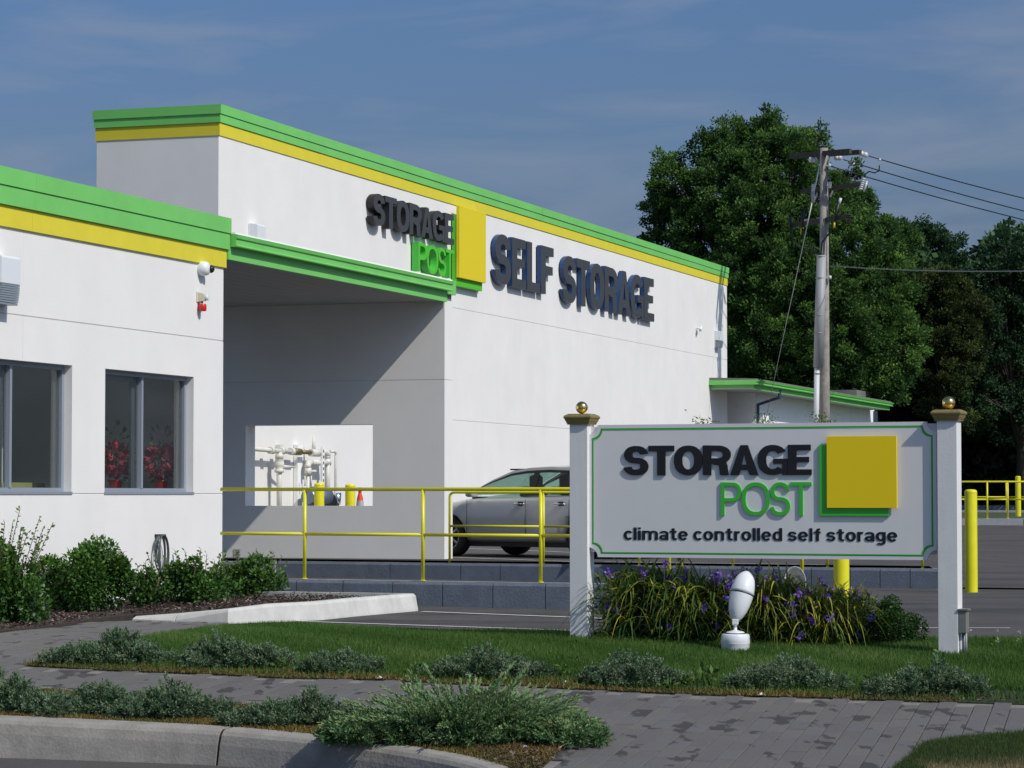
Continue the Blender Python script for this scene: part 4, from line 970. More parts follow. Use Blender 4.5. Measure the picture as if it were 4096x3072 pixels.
# ------------------------------------------------------------------ parked car
def make_car():
    t = empty('parked_car', (.60, 43.7, .30), math.atan2(.65, -.76)); tag(t, 'silver grey sedan parked behind the rear railing, facing left', 'car')
    st_ = [(2.40, .50, .62), (2.34, .66, .70), (2.15, .80, .78), (1.8, .88, .86), (1.3, .915, .93), (.95, .92, .985), (.3, .925, 1.0), (-.4, .925, 1.01), (-1.1, .92, 1.02), (-1.7, .905, 1.06), (-2.05, .88, 1.07), (-2.3, .80, 1.04), (-2.42, .62, .92)]
    rings = []; 
    for x, w, top in st_:
        belt = top - .03 if x > .95 or x < -1.6 else top - .03
        pr = [(.80 * w, .22), (.95 * w, .27), (.985 * w, .40), (w, .58), (.995 * w, .70), (.955 * w, belt - .05), (.88 * w, belt), (.5 * w, top + .015), (0, top + .03)]
        if abs(x) > 2.2: pr = [(a, max(b, .30)) for a, b in pr]
        full = pr + [(-a, b) for a, b in pr[::-1][1:]]
        rings.append([(x, a, b) for a, b in full])
    k = len(rings[0]); v = [p for r in rings for p in r]; n = len(rings)
    f = [(i * k + j, i * k + j + 1, (i + 1) * k + j + 1, (i + 1) * k + j) for i in range(n - 1) for j in range(k - 1)] + [(i * k + k - 1, i * k, (i + 1) * k, (i + 1) * k + k - 1) for i in range(n - 1)]
    f += [tuple(range(k)), tuple(range((n - 1) * k, n * k))[::-1]]
    mb = MB().add(v, f, True); body = mb.build('body', M['car'], t, fix=True)
    sb = body.modifiers.new('s', 'SUBSURF'); sb.levels = 2; sb.render_levels = 2
    cut = MB()
    for x in (1.38, -1.42):
        for s in (1, -1): cut.tube([(x, s * .55, .33), (x, s * 1.2, .33)], .375, 28, smooth=False)
    co = cut.build('cutter', M['black'], t, fix=True)
    bo = body.modifiers.new('b', 'BOOLEAN'); bo.object = co; bo.operation = 'DIFFERENCE'; bo.solver = 'EXACT'
    dg = bpy.context.evaluated_depsgraph_get(); dg.update(); nm = bpy.data.meshes.new_from_object(body.evaluated_get(dg))
    body.modifiers.clear(); body.data = nm; bpy.data.objects.remove(co)
    for p in nm.polygons: p.use_smooth = True
    # greenhouse
    gs = [(1.12, .80, .80, .985, .99), (.62, .80, .70, 1.0, 1.24), (.22, .80, .63, 1.0, 1.395), (-.1, .80, .605, 1.0, 1.44), (-.55, .80, .60, 1.01, 1.455), (-1.0, .79, .60, 1.02, 1.435), (-1.35, .78, .62, 1.04, 1.36), (-1.75, .76, .68, 1.06, 1.20), (-2.0, .74, .73, 1.07, 1.085)]
    def side(x):
        for a, b in zip(gs, gs[1:]):
            if b[0] <= x <= a[0]:
                k = (a[0] - x) / (a[0] - b[0]); return [a[i] + (b[i] - a[i]) * k for i in range(5)]
        return gs[0] if x > gs[0][0] else gs[-1]
    def pt(x, h, sg, o=0):
        _, wb, wt, zb, zt = side(x); y = wb + (wt - wb) * h; return (x, sg * (y + o), zb + (zt - zb) * h)
    for sg in (1, -1):
        for (a, b, nm_) in ((.93, -.26, 'front_window'), (-.34, -1.10, 'rear_window'), (-1.14, -1.62, 'quarter_window')):
            xs = np.linspace(a, b, 9); mb = MB(); v = [pt(x, h, sg) for x in xs for h in (.0, .5, .90)]
            mb.add(v, [(3 * i + j, 3 * i + 3 + j, 3 * i + 4 + j, 3 * i + 1 + j) for i in range(8) for j in range(2)], True); mb.build(nm_, M['cglass'], t)
        mb = MB(); xs = np.linspace(1.1, -1.98, 26); v = [pt(x, h, sg, .006) for x in xs for h in (.88, 1.0)]; mb.add(v, [(2 * i, 2 * i + 2, 2 * i + 3, 2 * i + 1) for i in range(25)], True); mb.build('roof_rail', M['car'], t)
        mb = MB(); v = [pt(x, h, sg, .009) for x in np.linspace(1.0, -1.75, 26) for h in (.80, .90)]; mb.add(v, [(2 * i, 2 * i + 2, 2 * i + 3, 2 * i + 1) for i in range(25)], True); mb.build('window_trim', M['black'], t)
        for a, b in ((-.24, -.36), (-1.09, -1.15), (.99, .90)):
            v = [pt(x, h, sg, .008) for x in (a, b) for h in (0, .5, .9)]; MB().add(v, [(0, 3, 4, 1), (1, 4, 5, 2)]).build('pillar', M['black'], t)
        mb = MB(); xs = np.linspace(-1.58, -1.99, 8); v = [pt(x, h, sg, .008) for x in xs for h in (0, .5, .95)]; mb.add(v, [(3 * i + j, 3 * i + 3 + j, 3 * i + 4 + j, 3 * i + 1 + j) for i in range(7) for j in range(2)], True); mb.build('rear_pillar', M['car'], t)
        m2 = MB(); m2.box(.78, .94, sg * .93 - .09, sg * .93 + .09, .97, 1.10); mi = m2.build('mirror', M['car'], t, bevel=.04)
        for x in (-.16, -1.0):
            MB().tube([(x + .11, sg * .935, .86), (x + .08, sg * .955, .865), (x - .08, sg * .955, .865), (x - .11, sg * .935, .86)], .012, 8).build('door_handle', M['chrome'], t)
            MB().box(x - .055, x + .055, sg * .905 - .012, sg * .905 + .012, .835, .90).build('handle_recess', M['rubber'], t, bevel=.01)
        for x in (.97, -.28, -1.18):
            MB().tube([(x, sg * .92, .93), (x - .01, sg * .936, .75), (x, sg * .935, .58), (x, sg * .918, .34)], .006, 4).build('door_seam', M['black'], t)
    ys = [-1, -.5, 0, .5, 1]; mb = MB(); rs = [s for s in gs]
    v = [(x, wt * y, zt + .03 * (1 - y * y)) for (x, wb, wt, zb, zt) in gs[2:7] for y in ys]; mb.add(v, [(5 * i + j, 5 * i + 5 + j, 5 * i + 6 + j, 5 * i + j + 1) for i in range(4) for j in range(4)], True); mb.build('roof', M['car'], t)
    for a, b, nm_ in ((0, 3, 'windscreen'), (6, 9, 'rear_screen')):
        g2 = gs[a:b]; v = [(x, (wt - .02) * y, zt + .03 * (1 - y * y)) for (x, wb, wt, zb, zt) in g2 for y in ys]; MB().add(v, [(5 * i + j, 5 * i + 5 + j, 5 * i + 6 + j, 5 * i + j + 1) for i in range(len(g2) - 1) for j in range(4)], True).build(nm_, M['cglass'], t)
    for x in (1.38, -1.42):
        for s in (1, -1):
            w = empty('wheel', (x, s * .79, .33), 0, t); Rx = Matrix.Rotation(R(-90 * s), 3, 'X')
            MB().lathe([(.20, -.11), (.30, -.11), (.328, -.09), (.333, 0), (.328, .09), (.30, .11), (.22, .105), (.215, .09)], (0, 0, 0), 32, True, Rx).build('tyre', M['rubber'], w)
            rm = MB(); rm.lathe([(.215, .1), (.205, .06), (.0, .05)], (0, 0, 0), 32, True, Rx).build('rim_dish', M['black'], w)
            sp = MB()
            for k in range(5):
                a = 2 * math.pi * k / 5; c, s2 = math.cos(a), math.sin(a); sp.tube([Rx @ Vector((c * .03, s2 * .03, .085)), Rx @ Vector((c * .205, s2 * .205, .09))], .025, 6)
            sp.lathe([(0, .10), (.05, .095), (.055, .07)], (0, 0, 0), 14, True, Rx); sp.lathe([(.215, .10), (.20, .105), (.195, .09)], (0, 0, 0), 32, True, Rx); sp.build('rim', M['rim'], w)
    it = MB(); it.box(-1.9, 1.0, -.72, .72, .45, .62); it.box(.75, 1.05, -.7, .7, .8, .98); it.build('interior', M['seat'], t)
    MB().box(-2.1, 2.1, -.78, .78, .17, .27).build('underbody', M['black'], t)
    MB().box(-1.6, .35, -.56, .56, 1.405, 1.43).build('headliner', M['seat'], t)
    for x, yy in ((.05, .38), (.05, -.38), (-.85, .40), (-.85, -.40)):
        s_ = MB(); s_.box(x - .16, x + .06, yy - .25, yy + .25, .5, 1.14); s_.box(x - .16, x - .04, yy - .13, yy + .13, 1.1, 1.33); s_.build('seat', M['seat'], t, bevel=.05)
    for s in (1, -1):
        MB().box(2.1, 2.36, s * .62 - .16, s * .62 + .16, .62, .74).build('headlight', M['plastic'], t, bevel=.03)
        MB().box(-2.40, -2.25, s * .62 - .18, s * .62 + .18, .82, .97).build('tail_light', M['red'], t, bevel=.03)
make_car()
# pale kerb along the tall wall, seen under the car
kk = empty('wall_kerb', BF.w(8, QB - .9, .3), BF.a); kk['kind'] = 'structure'
for i in range(8): MB().box(-8 + i * 3, -8 + i * 3 + 2.98, 0, .16, -.02, .14).build('kerb_stone', M['concretew'], kk, bevel=.012)

# ------------------------------------------------------------------ ground sign
def SP(px, py, q=0):
    s, z = SF.hit(px, py, q); return s, z
sg = empty('ground_sign', SF.w(0, 0), SF.a)
tag(sg, 'white two post ground sign with raised STORAGE POST lettering and gold balls on the posts', 'sign')
PWD = .172
sr = SP(3751, 2300)[0]
for s0 in (0, sr):
    MB().box(s0, s0 + PWD, 0, PWD, -.1, 1.955).build('post', M['postwhite'], sg, bevel=.004)
    c = s0 + PWD / 2; cp = MB()
    pr = [(.0, 1.945), (.103, 1.945), (.103, 1.958), (.109, 1.960), (.109, 1.972), (.116, 1.974), (.116, 1.984), (.119, 1.986), (.121, 1.996), (.128, 2.002), (.130, 2.012), (.127, 2.022), (.112, 2.034), (.100, 2.036), (.100, 2.042), (.0, 2.044)]
    v = []; n = len(pr)
    for h, z in pr: v += [(c - h, PWD / 2 - h, z), (c + h, PWD / 2 - h, z), (c + h, PWD / 2 + h, z), (c - h, PWD / 2 + h, z)]
    cp.add(v, [(4 * i + j, 4 * i + (j + 1) % 4, 4 * i + 4 + (j + 1) % 4, 4 * i + 4 + j) for i in range(n - 1) for j in range(4)]); cp.build('post_cap', M['cap'], sg)
    MB().lathe([(.0, -.056), (.02, -.052), (.04, -.039), (.052, -.02), (.056, 0), (.052, .02), (.04, .039), (.02, .052), (0, .056)], (c, PWD / 2, 2.10), 24).build('gold_ball', M['gold'], sg)
QP = .045; PT = .035
pa, pbx = SP(2355, 2000, QP)[0], SP(3747, 2000, QP)[0]; z0, z1 = .755, 1.94; nr = .075
def notched(a, b, c, d, r, n=7):
    """outline with concave corners, counter-clockwise"""
    out = []
    for (cx, cz, s0) in ((a, c, 0), (b, c, 1), (b, d, 2), (a, d, 3)):
        for k in range(n + 1):
            th = {0: R(90 - 90 * k / n), 1: R(180 - 90 * k / n), 2: R(270 - 90 * k / n), 3: R(360 - 90 * k / n)}[s0]
            out.append((cx + r * math.cos(th), cz + r * math.sin(th)))
    return out
ol = notched(pa, pbx, z0, z1, .085)
n = len(ol); v = [(x, QP, z) for x, z in ol] + [(x, QP + PT, z) for x, z in ol]
MB().add(v, [tuple(range(n)), tuple(range(n, 2 * n))[::-1]] + [(i, n + i, n + (i + 1) % n, (i + 1) % n) for i in range(n)]).build('board', M['signwhite'], sg)
def ring(io, w, q, m_, nm):
    a = notched(pa + io, pbx - io, z0 + io, z1 - io, .085); b = notched(pa + io + w, pbx - io - w, z0 + io + w, z1 - io - w, .085 - 0)
    n = len(a); v = [(x, q, z) for x, z in a] + [(x, q, z) for x, z in b]; return MB().add(v, [(i, (i + 1) % n, n + (i + 1) % n, n + i) for i in range(n)]).build(nm, m_, sg)
ring(.032, .015, QP - .0015, M['groove'], 'border_line'); ring(.0385, .0085, QP - .0025, mat('lit groove green', (.07, .52, .07), .5), 'border_line')  # flat line; darker and lighter green paint in the shading of a groove
MB().box(PWD, sr, QP + PT + .002, QP + PT + .05, 1.84, 1.925).build('rear_rail', M['postwhite'], sg)
MB().box(PWD, sr, QP + PT + .002, QP + PT + .05, .80, .86).build('rear_rail', M['postwhite'], sg)
for k in (.33, .66): MB().box(sr * k, sr * k + .05, QP + PT + .002, QP + PT + .05, .862, 1.838).build('rear_batten', M['postwhite'], sg)
def S6(cx, cy, q=QP): return SP(2200 + cx / 1.301, 1550 + cy / 1.301, q)
def Z6(cx, cy): return S6(cx, cy)[1]
ql = QP - .014
word(sg, 'STORAGE', S6(385, 380)[0], S6(1363, 380)[0], (Z6(600, 455) + Z6(1300, 457)) / 2, (Z6(600, 300) + Z6(1300, 300)) / 2, ql, QP - .001, .2, M['signblack'], gap=.012, kern=KN)
word(sg, 'POST', S6(890, 580)[0], S6(1363, 580)[0], Z6(1100, 667), Z6(1100, 493), ql, QP - .001, .112, M['signgreen'], gap=.01, ref='T')
za, zb_ = Z6(1100, 797), Z6(1100, 731)
word(sg, 'climate controlled self storage', S6(385, 770)[0], S6(1808, 780)[0], za, zb_, QP - .004, QP - .001, .15, M['signblack'], gap=.085, ref='l')
MB().box(S6(1445, 400)[0], S6(1809, 400)[0], QP - .034, QP - .018, Z6(1620, 627), Z6(1620, 253)).build('yellow_square', M['signyellow'], sg, bevel=.0015)
MB().box(S6(1403, 500)[0], S6(1763, 500)[0], QP - .018, QP - .001, Z6(1580, 669), Z6(1580, 298)).build('green_square', M['signgreen'], sg, bevel=.0015)
# electric box at the right post
t = empty('electric_box', SF.w(sr + PWD, .06), SF.a); tag(t, 'small grey metal box on a conduit at the foot of the right sign post', 'electric box')
MB().box(.002, .07, -.06, .055, .14, .33).build('box', M['metalbox'], t, bevel=.004); MB().box(.0, .085, -.07, .065, .332, .345).build('lid', M['metalbox'], t)
MB().tube([(.035, 0, -.05), (.035, 0, .14)], .018, 8).build('conduit', M['galv'], t); MB().tube([(.062, -.03, -.05), (.062, -.03, .14)], .009, 6).build('wire_pipe', M['galv'], t)

# ------------------------------------------------------------------ floodlights
def floodlight(loc, sc_, tilt, yaw, lab, full=True):
    t = empty('floodlight', loc, yaw); tag(t, lab, 'floodlight', 'white floodlights at the ground sign')
    b = MB(); b.lathe([(0, -.05), (.10, -.05), (.112, 0), (.118, .07), (.121, .075), (.119, .08), (.121, .085), (.116, .14), (.108, .15), (.06, .152), (0, .152)], n=28); b.build('base', M['lampw'], t)
    MB().lathe([(.078, .158), (.07, .168), (.035, .176), (.015, .182), (.013, .215), (.02, .218), (.02, .24)], n=18).build('stem', M['lampw'], t)
    MB().lathe([(.0, .1525), (.082, .1525), (.082, .158), (0, .158)], n=24).build('gasket', M['black'], t)
    Mx = Matrix.Rotation(yaw * 0, 3, 'Z') @ Matrix.Rotation(tilt, 3, 'X') @ Matrix.Rotation(R(13), 3, 'Y')
    MB().box(-.026, .026, -.024, .024, .225, .272).build('knuckle', M['lampw'], t, bevel=.006)
    c = Vector((0, .01, .265))
    pr = [(0, -.01), (.030, -.006), (.052, .02), (.074, .07), (.089, .13), (.096, .185), (.098, .215)]
    MB().lathe(pr, c, 30, True, Mx).build('housing', M['lampw'], t)
    MB().lathe([(.0985, .213), (.1005, .216), (.0985, .222)], c, 30, True, Mx).build('seam_ring', M['black'], t)
    # hood: same tube cut obliquely
    v = []; n = 30; rows = 9
    for i in range(rows):
        for k in range(n):
            a = 2 * math.pi * k / n; front = (1 + math.sin(a)) / 2      # +y side is the open side
            top = .22 + .175 * (1 - front ** 1.5) + .0; z = .222 + (top - .222 + .02) * i / (rows - 1)
            rr = .099 - .075 * max(0, (z - .27) / .16) ** 1.9 * (1 - front) - .012 * max(0, (z - .24) / .12)
            v.append(c + Mx @ Vector((rr * math.cos(a), rr * math.sin(a), z)))
    o = MB().add(v, [(i * n + k, i * n + (k + 1) % n, (i + 1) * n + (k + 1) % n, (i + 1) * n + k) for i in range(rows - 1) for k in range(n)], True).build('hood', M['lampw'], t)
    so_ = o.modifiers.new('solid', 'SOLIDIFY'); so_.thickness = .004
    MB().lathe([(0, .18), (.09, .225)], c, 24, True, Mx).build('lamp_glass', M['reflector'], t)
    t.scale = (sc_,) * 3
    return t
p = gp(1588.5, 1409); floodlight((p.x, p.y, p.z), 1.06, R(-16), R(-8), 'white bullet floodlight standing on the lawn in front of the purple flowers')
p = at(3180, 2330, 25.7)
t = empty('floodlight', (p.x, p.y, 0), R(-12)); tag(t, 'open hood floodlight half hidden behind the flowers, its grey inside facing the camera', 'floodlight', 'white floodlights at the ground sign')
MB().lathe([(.11, -.05), (.118, .10), (.10, .15), (0, .152)], n=24).build('base', M['lampw'], t); MB().tube([(0, 0, .15), (0, 0, p.z - .12)], .02, 8).build('stem', M['lampw'], t)
Mq = Matrix.Rotation(R(68), 3, 'X'); cq = Vector((0, 0, p.z)); v = []; n_ = 32
for i in range(8):
    for k in range(n_):
        a = 2 * math.pi * k / n_; u = i / 7; rr = .102 - .03 * u * u; z = u * -.20 + (1 - u) * .055 * math.cos(a - math.pi / 2)
        v.append(cq + Mq @ Vector((rr * math.cos(a), rr * 1.38 * math.sin(a), z)))
o = MB().add(v, [(i * n_ + k, i * n_ + (k + 1) % n_, (i + 1) * n_ + (k + 1) % n_, (i + 1) * n_ + k) for i in range(7) for k in range(n_)], True).build('hood', M['lampw'], t)
o.modifiers.new('solid', 'SOLIDIFY').thickness = .004
MB().lathe([(0, -.12), (.085, -.12)], cq, 28, True, Mq).build('lamp_glass', M['reflector'], t)

# ------------------------------------------------------------------ utility pole and wires
PY = 73.6
ub = at(3296, 593, PY); UX = ub.x; UZ = ub.z
up = empty('utility_pole', (UX, PY, .3)); tag(up, 'weathered wooden utility pole with three crossarms and a grey conduit', 'utility pole')
def UP(px, py, dy=0):
    p = at(px, py, PY + dy); return Vector((p.x - UX, dy, p.z - .3))
MB().tube([(-.03, 0, -.3), (-.02, 0, 4), (0, 0, UZ - .3)], [.165, .145, .115], 16).build('pole', M['wood'], up)
def arm(x0, y0, x1, y1, dy0, dy1, h=.12, q=.09):
    a, b = UP(x0, y0, dy0), UP(x1, y1, dy1); d = (b - a).normalized(); s = d.cross(Vector((0, 0, 1))).normalized() * q / 2; u = Vector((0, 0, h / 2))
    v = [a - s - u, a + s - u, a + s + u, a - s + u, b - s - u, b + s - u, b + s + u, b - s + u]
    MB().add(v, [(3, 2, 1, 0), (4, 5, 6, 7), (0, 1, 5, 4), (1, 2, 6, 5), (2, 3, 7, 6), (3, 0, 4, 7)]).build('crossarm', M['armwood'], up)
def c3(x, y): return 3100 + x / 2.765, 550 + y / 2.765
for (a, b, d0, d1) in (((170, 205), (835, 150), 1.1, -1.0), ((200, 210), (945, 162), 1.5, -1.0), ((290, 600), (940, 520), .9, -.8), ((200, 970), (820, 870), .8, -.7)):
    arm(*c3(*a), *c3(*b), d0, d1, .13 if a[1] < 300 else .12)
def ins(name, x0, y0, x1, y1, r, m='porcelain', dy=-.2, n=10, ribs=0):
    a, b = UP(*c3(x0, y0), dy), UP(*c3(x1, y1), dy)
    if ribs:
        pts = [a.lerp(b, k / (2 * ribs)) for k in range(2 * ribs + 1)]; MB().tube(pts, [r if k % 2 else r * .62 for k in range(2 * ribs + 1)], n, smooth=False).build(name, M[m], up)
    else: MB().tube([a, b], r, n).build(name, M[m], up)
for x, y in ((955, 178), (998, 192), (398, 245), (435, 248), (680, 222), (712, 222)): 
    p = UP(*c3(x, y), -.9 if x > 900 else .3); MB().lathe([(0, .085), (.06, .06), (.085, 0), (.06, -.06), (0, -.085)], p, 12).build('bell_insulator', M['porcelain'], up)
ins('cutout', 980, 450, 945, 580, .065, ribs=6, dy=-.8); ins('cutout_fuse', 1018, 480, 985, 600, .028, dy=-.8); ins('cutout', 427, 515, 418, 640, .06, ribs=6, dy=.4); ins('cutout_fuse', 470, 610, 440, 690, .025, dy=.4)
ins('cutout', 610, 490, 600, 560, .06, ribs=4, dy=-.2); ins('cutout_fuse', 640, 590, 612, 660, .025, dy=-.2)
ins('arrester', 825, 850, 815, 940, .06, 'black', dy=-.7, ribs=5); ins('pothead', 705, 715, 655, 925, .045, 'black', dy=-.5); ins('pothead_tip', 728, 670, 705, 740, .04, dy=-.5)
ins('pothead', 318, 790, 298, 990, .05, 'black', dy=.5); ins('pothead', 172, 860, 165, 1000, .045, 'black', dy=.7); ins('cable_tag', 655, 935, 655, 1000, .03, 'tagy', dy=-.5, n=6); ins('cable_tag', 292, 990, 288, 1060, .022, 'tagy', dy=.5, n=6)
ins('pin_insulator', 345, 905, 345, 925, .06, dy=.4); ins('pin_insulator', 480, 885, 480, 910, .05, dy=.2); ins('pole_bracket', 590, 300, 610, 320, .06, dy=-.15)
def cable(name, pts, r, m='cable', dys=None):
    P = [UP(*c3(*p), (dys[i] if dys else -.25)) for i, p in enumerate(pts)]; MB().tube(P, r, 6).build(name, M[m], up)
cable('jumper_cable', [(1155, 310), (1150, 370), (1100, 392), (1040, 375), (1005, 400), (990, 440)], .018, dys=[-1.5, -1.3, -1.2, -1, -.9, -.8])
cable('jumper_cable', [(850, 350), (845, 410), (800, 460), (735, 475)], .018); cable('jumper_cable', [(655, 930), (640, 1000), (560, 1110), (515, 1170), (508, 1300)], .022)
cable('jumper_cable', [(300, 1000), (310, 1110), (400, 1230), (505, 1300)], .02, dys=[.5, .4, .1, -.1]); cable('jumper_cable', [(170, 1010), (200, 1140), (300, 1240), (505, 1290)], .02, dys=[.7, .5, .3, -.1])
cable('ground_wire', [(605, 215), (580, 290), (598, 700), (600, 1500)], .012, dys=[-.1, -.14, -.15, -.17])
ins('clamp', 1150, 240, 1160, 255, .05, dy=-1.5); ins('clamp', 862, 290, 872, 300, .05, dy=-.3); ins('clamp', 605, 1530, 607, 1565, .05, dy=-.2)
a, b = UP(3283, 1020, -.24), UP(3278, 1470, -.24)
MB().tube([UP(3286, 1022, -.26), UP(3273, 1470, -.26)], .135, 14).build('riser_conduit', M['galv'], up)
MB().tube([UP(3268, 1470, -.26), UP(3262, 1860, -.26)], .075, 12).build('riser_pipe', M['pvc'], up)
for y in (1025, 1110, 1260, 1330): MB().tube([UP(3284 - (y - 1022) * .03, y, -.26), UP(3284 - (y - 1022) * .03, y + 4, -.26)], .142, 14).build('strap', M['metalbox'], up)
MB().tube([UP(3268, 1492, -.26), UP(3268, 1497, -.26)], .085, 12).build('strap', M['metalbox'], up)
# wires towards the right and the guy
def wire(name, pts, Y0, Y1, r, m, lab, sag=0):
    n = len(pts); P = []
    for i, (x, y) in enumerate(pts):
        k = i / (n - 1); P.append(at(x, y, Y0 + (Y1 - Y0) * k))
    o0 = P[0]; 
    if n == 2:
        P = [P[0].lerp(P[1], k / 12) - Vector((0, 0, sag * 4 * (k / 12) * (1 - k / 12))) for k in range(13)]
    t = empty(name, o0); tag(t, lab, 'wire', 'overhead wires at the pole')
    MB().tube([p - o0 for p in P], r, 6).build('cable', M[m], t)
x0 = lambda a: c3(*a)
wire('overhead_wire', [c3(1040, 205), (4096 + 700, 760 + 175)], 72.8, 90, .017, 'cable', 'topmost overhead wire, from the end of the upper crossarm to the right edge', .18)
wire('overhead_wire', [c3(760, 245), (4096 + 700, 808 + 190)], 73.5, 90, .017, 'cable', 'middle overhead wire from below the upper crossarm', .18)
wire('overhead_wire', [c3(620, 318), (4096 + 700, 845 + 185)], 74, 90, .017, 'cable', 'lowest of the three dark wires at the pole top', .18)
wire('service_wire', [c3(600, 1418), (4096 + 300, 1076)], 74, 60, .012, 'guy', 'thin pale level wire leaving the pole below the crossarms', .1)
gt = empty('guy_wire', at(3278, 665, PY)); tag(gt, 'steel guy wire slanting down left from the pole top', 'wire')
g0 = at(3278, 665, PY); g1 = at(3252, 790, PY - .15); g2 = at(3228, 905, PY - .25); g3 = at(3060, 1690, PY - 1.1)
MB().tube([g0 - g0, g1 - g0], .017, 6).tube([g1 - g0, g2 - g0], .017, 6).build('insulator_rod', M['pvc'], gt); MB().tube([g2 - g0, g3 - g0], .007, 6).build('cable', M['guy'], gt)
MB().tube([g1 - g0 - Vector((0, 0, .15)), g1 - g0 + Vector((0, 0, .15))], .05, 8).build('link', M['galv'], gt)

# ------------------------------------------------------------------ annex building at the far end
QA = QB - 0.55
ax = empty('annex_building', BF.w(0, 0), BF.a); tag(ax, 'low annex with a bright green gutter roof beyond the end of the tall wall', 'building')
sn0 = BF.hit(3021, 1620, QA)[0]; sn1 = BF.hit(3508, 1650, QA)[0]
zE = BF.hit(3060, 1560, QA - .6)[1]
MB().box(sn0, sn1 - .5, QA, QA + .2, .3, zE + .1).build('front_wall', M['annex'], ax)
MB().box(sn0, sn0 + .2, QA + .2, QA + 5, .3, zE + .1).build('end_wall', M['annex'], ax)
e0, e1 = BF.hit(3020, 1560, QA - .75)[0], BF.hit(3565, 1600, QA - .75)[0]
ztp = BF.hit(3060, 1522, QA - .75)[1]; zbt = BF.hit(3060, 1558, QA - .75)[1]; hh = ztp - zbt
zg = [BF.hit(3030, 1521, QA - .75)[1], BF.hit(3020, 1557, QA - .75)[1]]
zt_, zb2 = zg
MB().box(e0, e1, QA - .70, QA + 5, zb2 + .02, zb2 + .05).build('soffit', M['soffit'], ax)
MB().box(e0 + .05, e1 - .15, QA - .715, QA - .68, zb2, zb2 + (zt_ - zb2) * .5).build('fascia_board', M['green'], ax)
MB().box(e0 + .03, e0 + .06, QA - .715, QA + 5, zb2, zb2 + (zt_ - zb2) * .5).build('fascia_board', M['green'], ax)
gp_ = [(-.68, 1), (-.68, .5), (-.82, .5), (-.83, .56), (-.80, .60), (-.80, .78), (-.83, .82), (-.85, 1)]
MB().prof([(QA + a, zb2 + (zt_ - zb2) * b) for a, b in gp_], e0 - .1, e1).build('gutter', M['green'], ax)
MB().box(e0 - .1, e0 + .06, QA - .68, QA + 5, zb2 + (zt_ - zb2) * .5, zt_).build('gutter', M['green'], ax)
MB().prof([(QA - .80, zt_ + .002), (QA - .8, zt_ + .035), (QA + 2.4, zt_ + .14), (QA + 5.2, zt_ + .1), (QA + 5.2, zt_ + .002)], e0 - .05, e1 - .25).build('roof', M['roofing'], ax)
d0 = BF.hit(3104, 1600, QA - .6)
MB().tube([(d0[0], QA - .72, zb2 + .1), (d0[0], QA - .70, zb2 - .12), (sn0 + .10, QA - .06, zb2 - .32), (sn0 + .10, QA - .06, .4)], .05, 8, smooth=False).build('downspout', M['downpipe'], ax)
MB().box(sn1 - .7, sn1 - .4, QA - .1, QA - .003, .4, zb2).build('downspout', M['downpipe'], ax)
vz = BF.hit(3440, 1575, QA + 1)
MB().box(vz[0] - 3.5, vz[0] + 1.1, QA + .4, QA + 2.4, zt_ + .06, zt_ + .46).build('roof_curb', M['roofing'], ax); MB().box(vz[0] + 1.1, vz[0] + 1.4, QA + .35, QA + 2.4, zt_ + .06, zt_ + .48).build('curb_end', M['green'], ax)
mbx = BF.hit(3050, 1665, QA - .1); MB().box(mbx[0], mbx[0] + .7, QA - .12, QA - .005, mbx[1] - .5, mbx[1] + .1).build('meter_panel', M['annex'], ax)
# dark yard floor at far right handled by the ground sheets

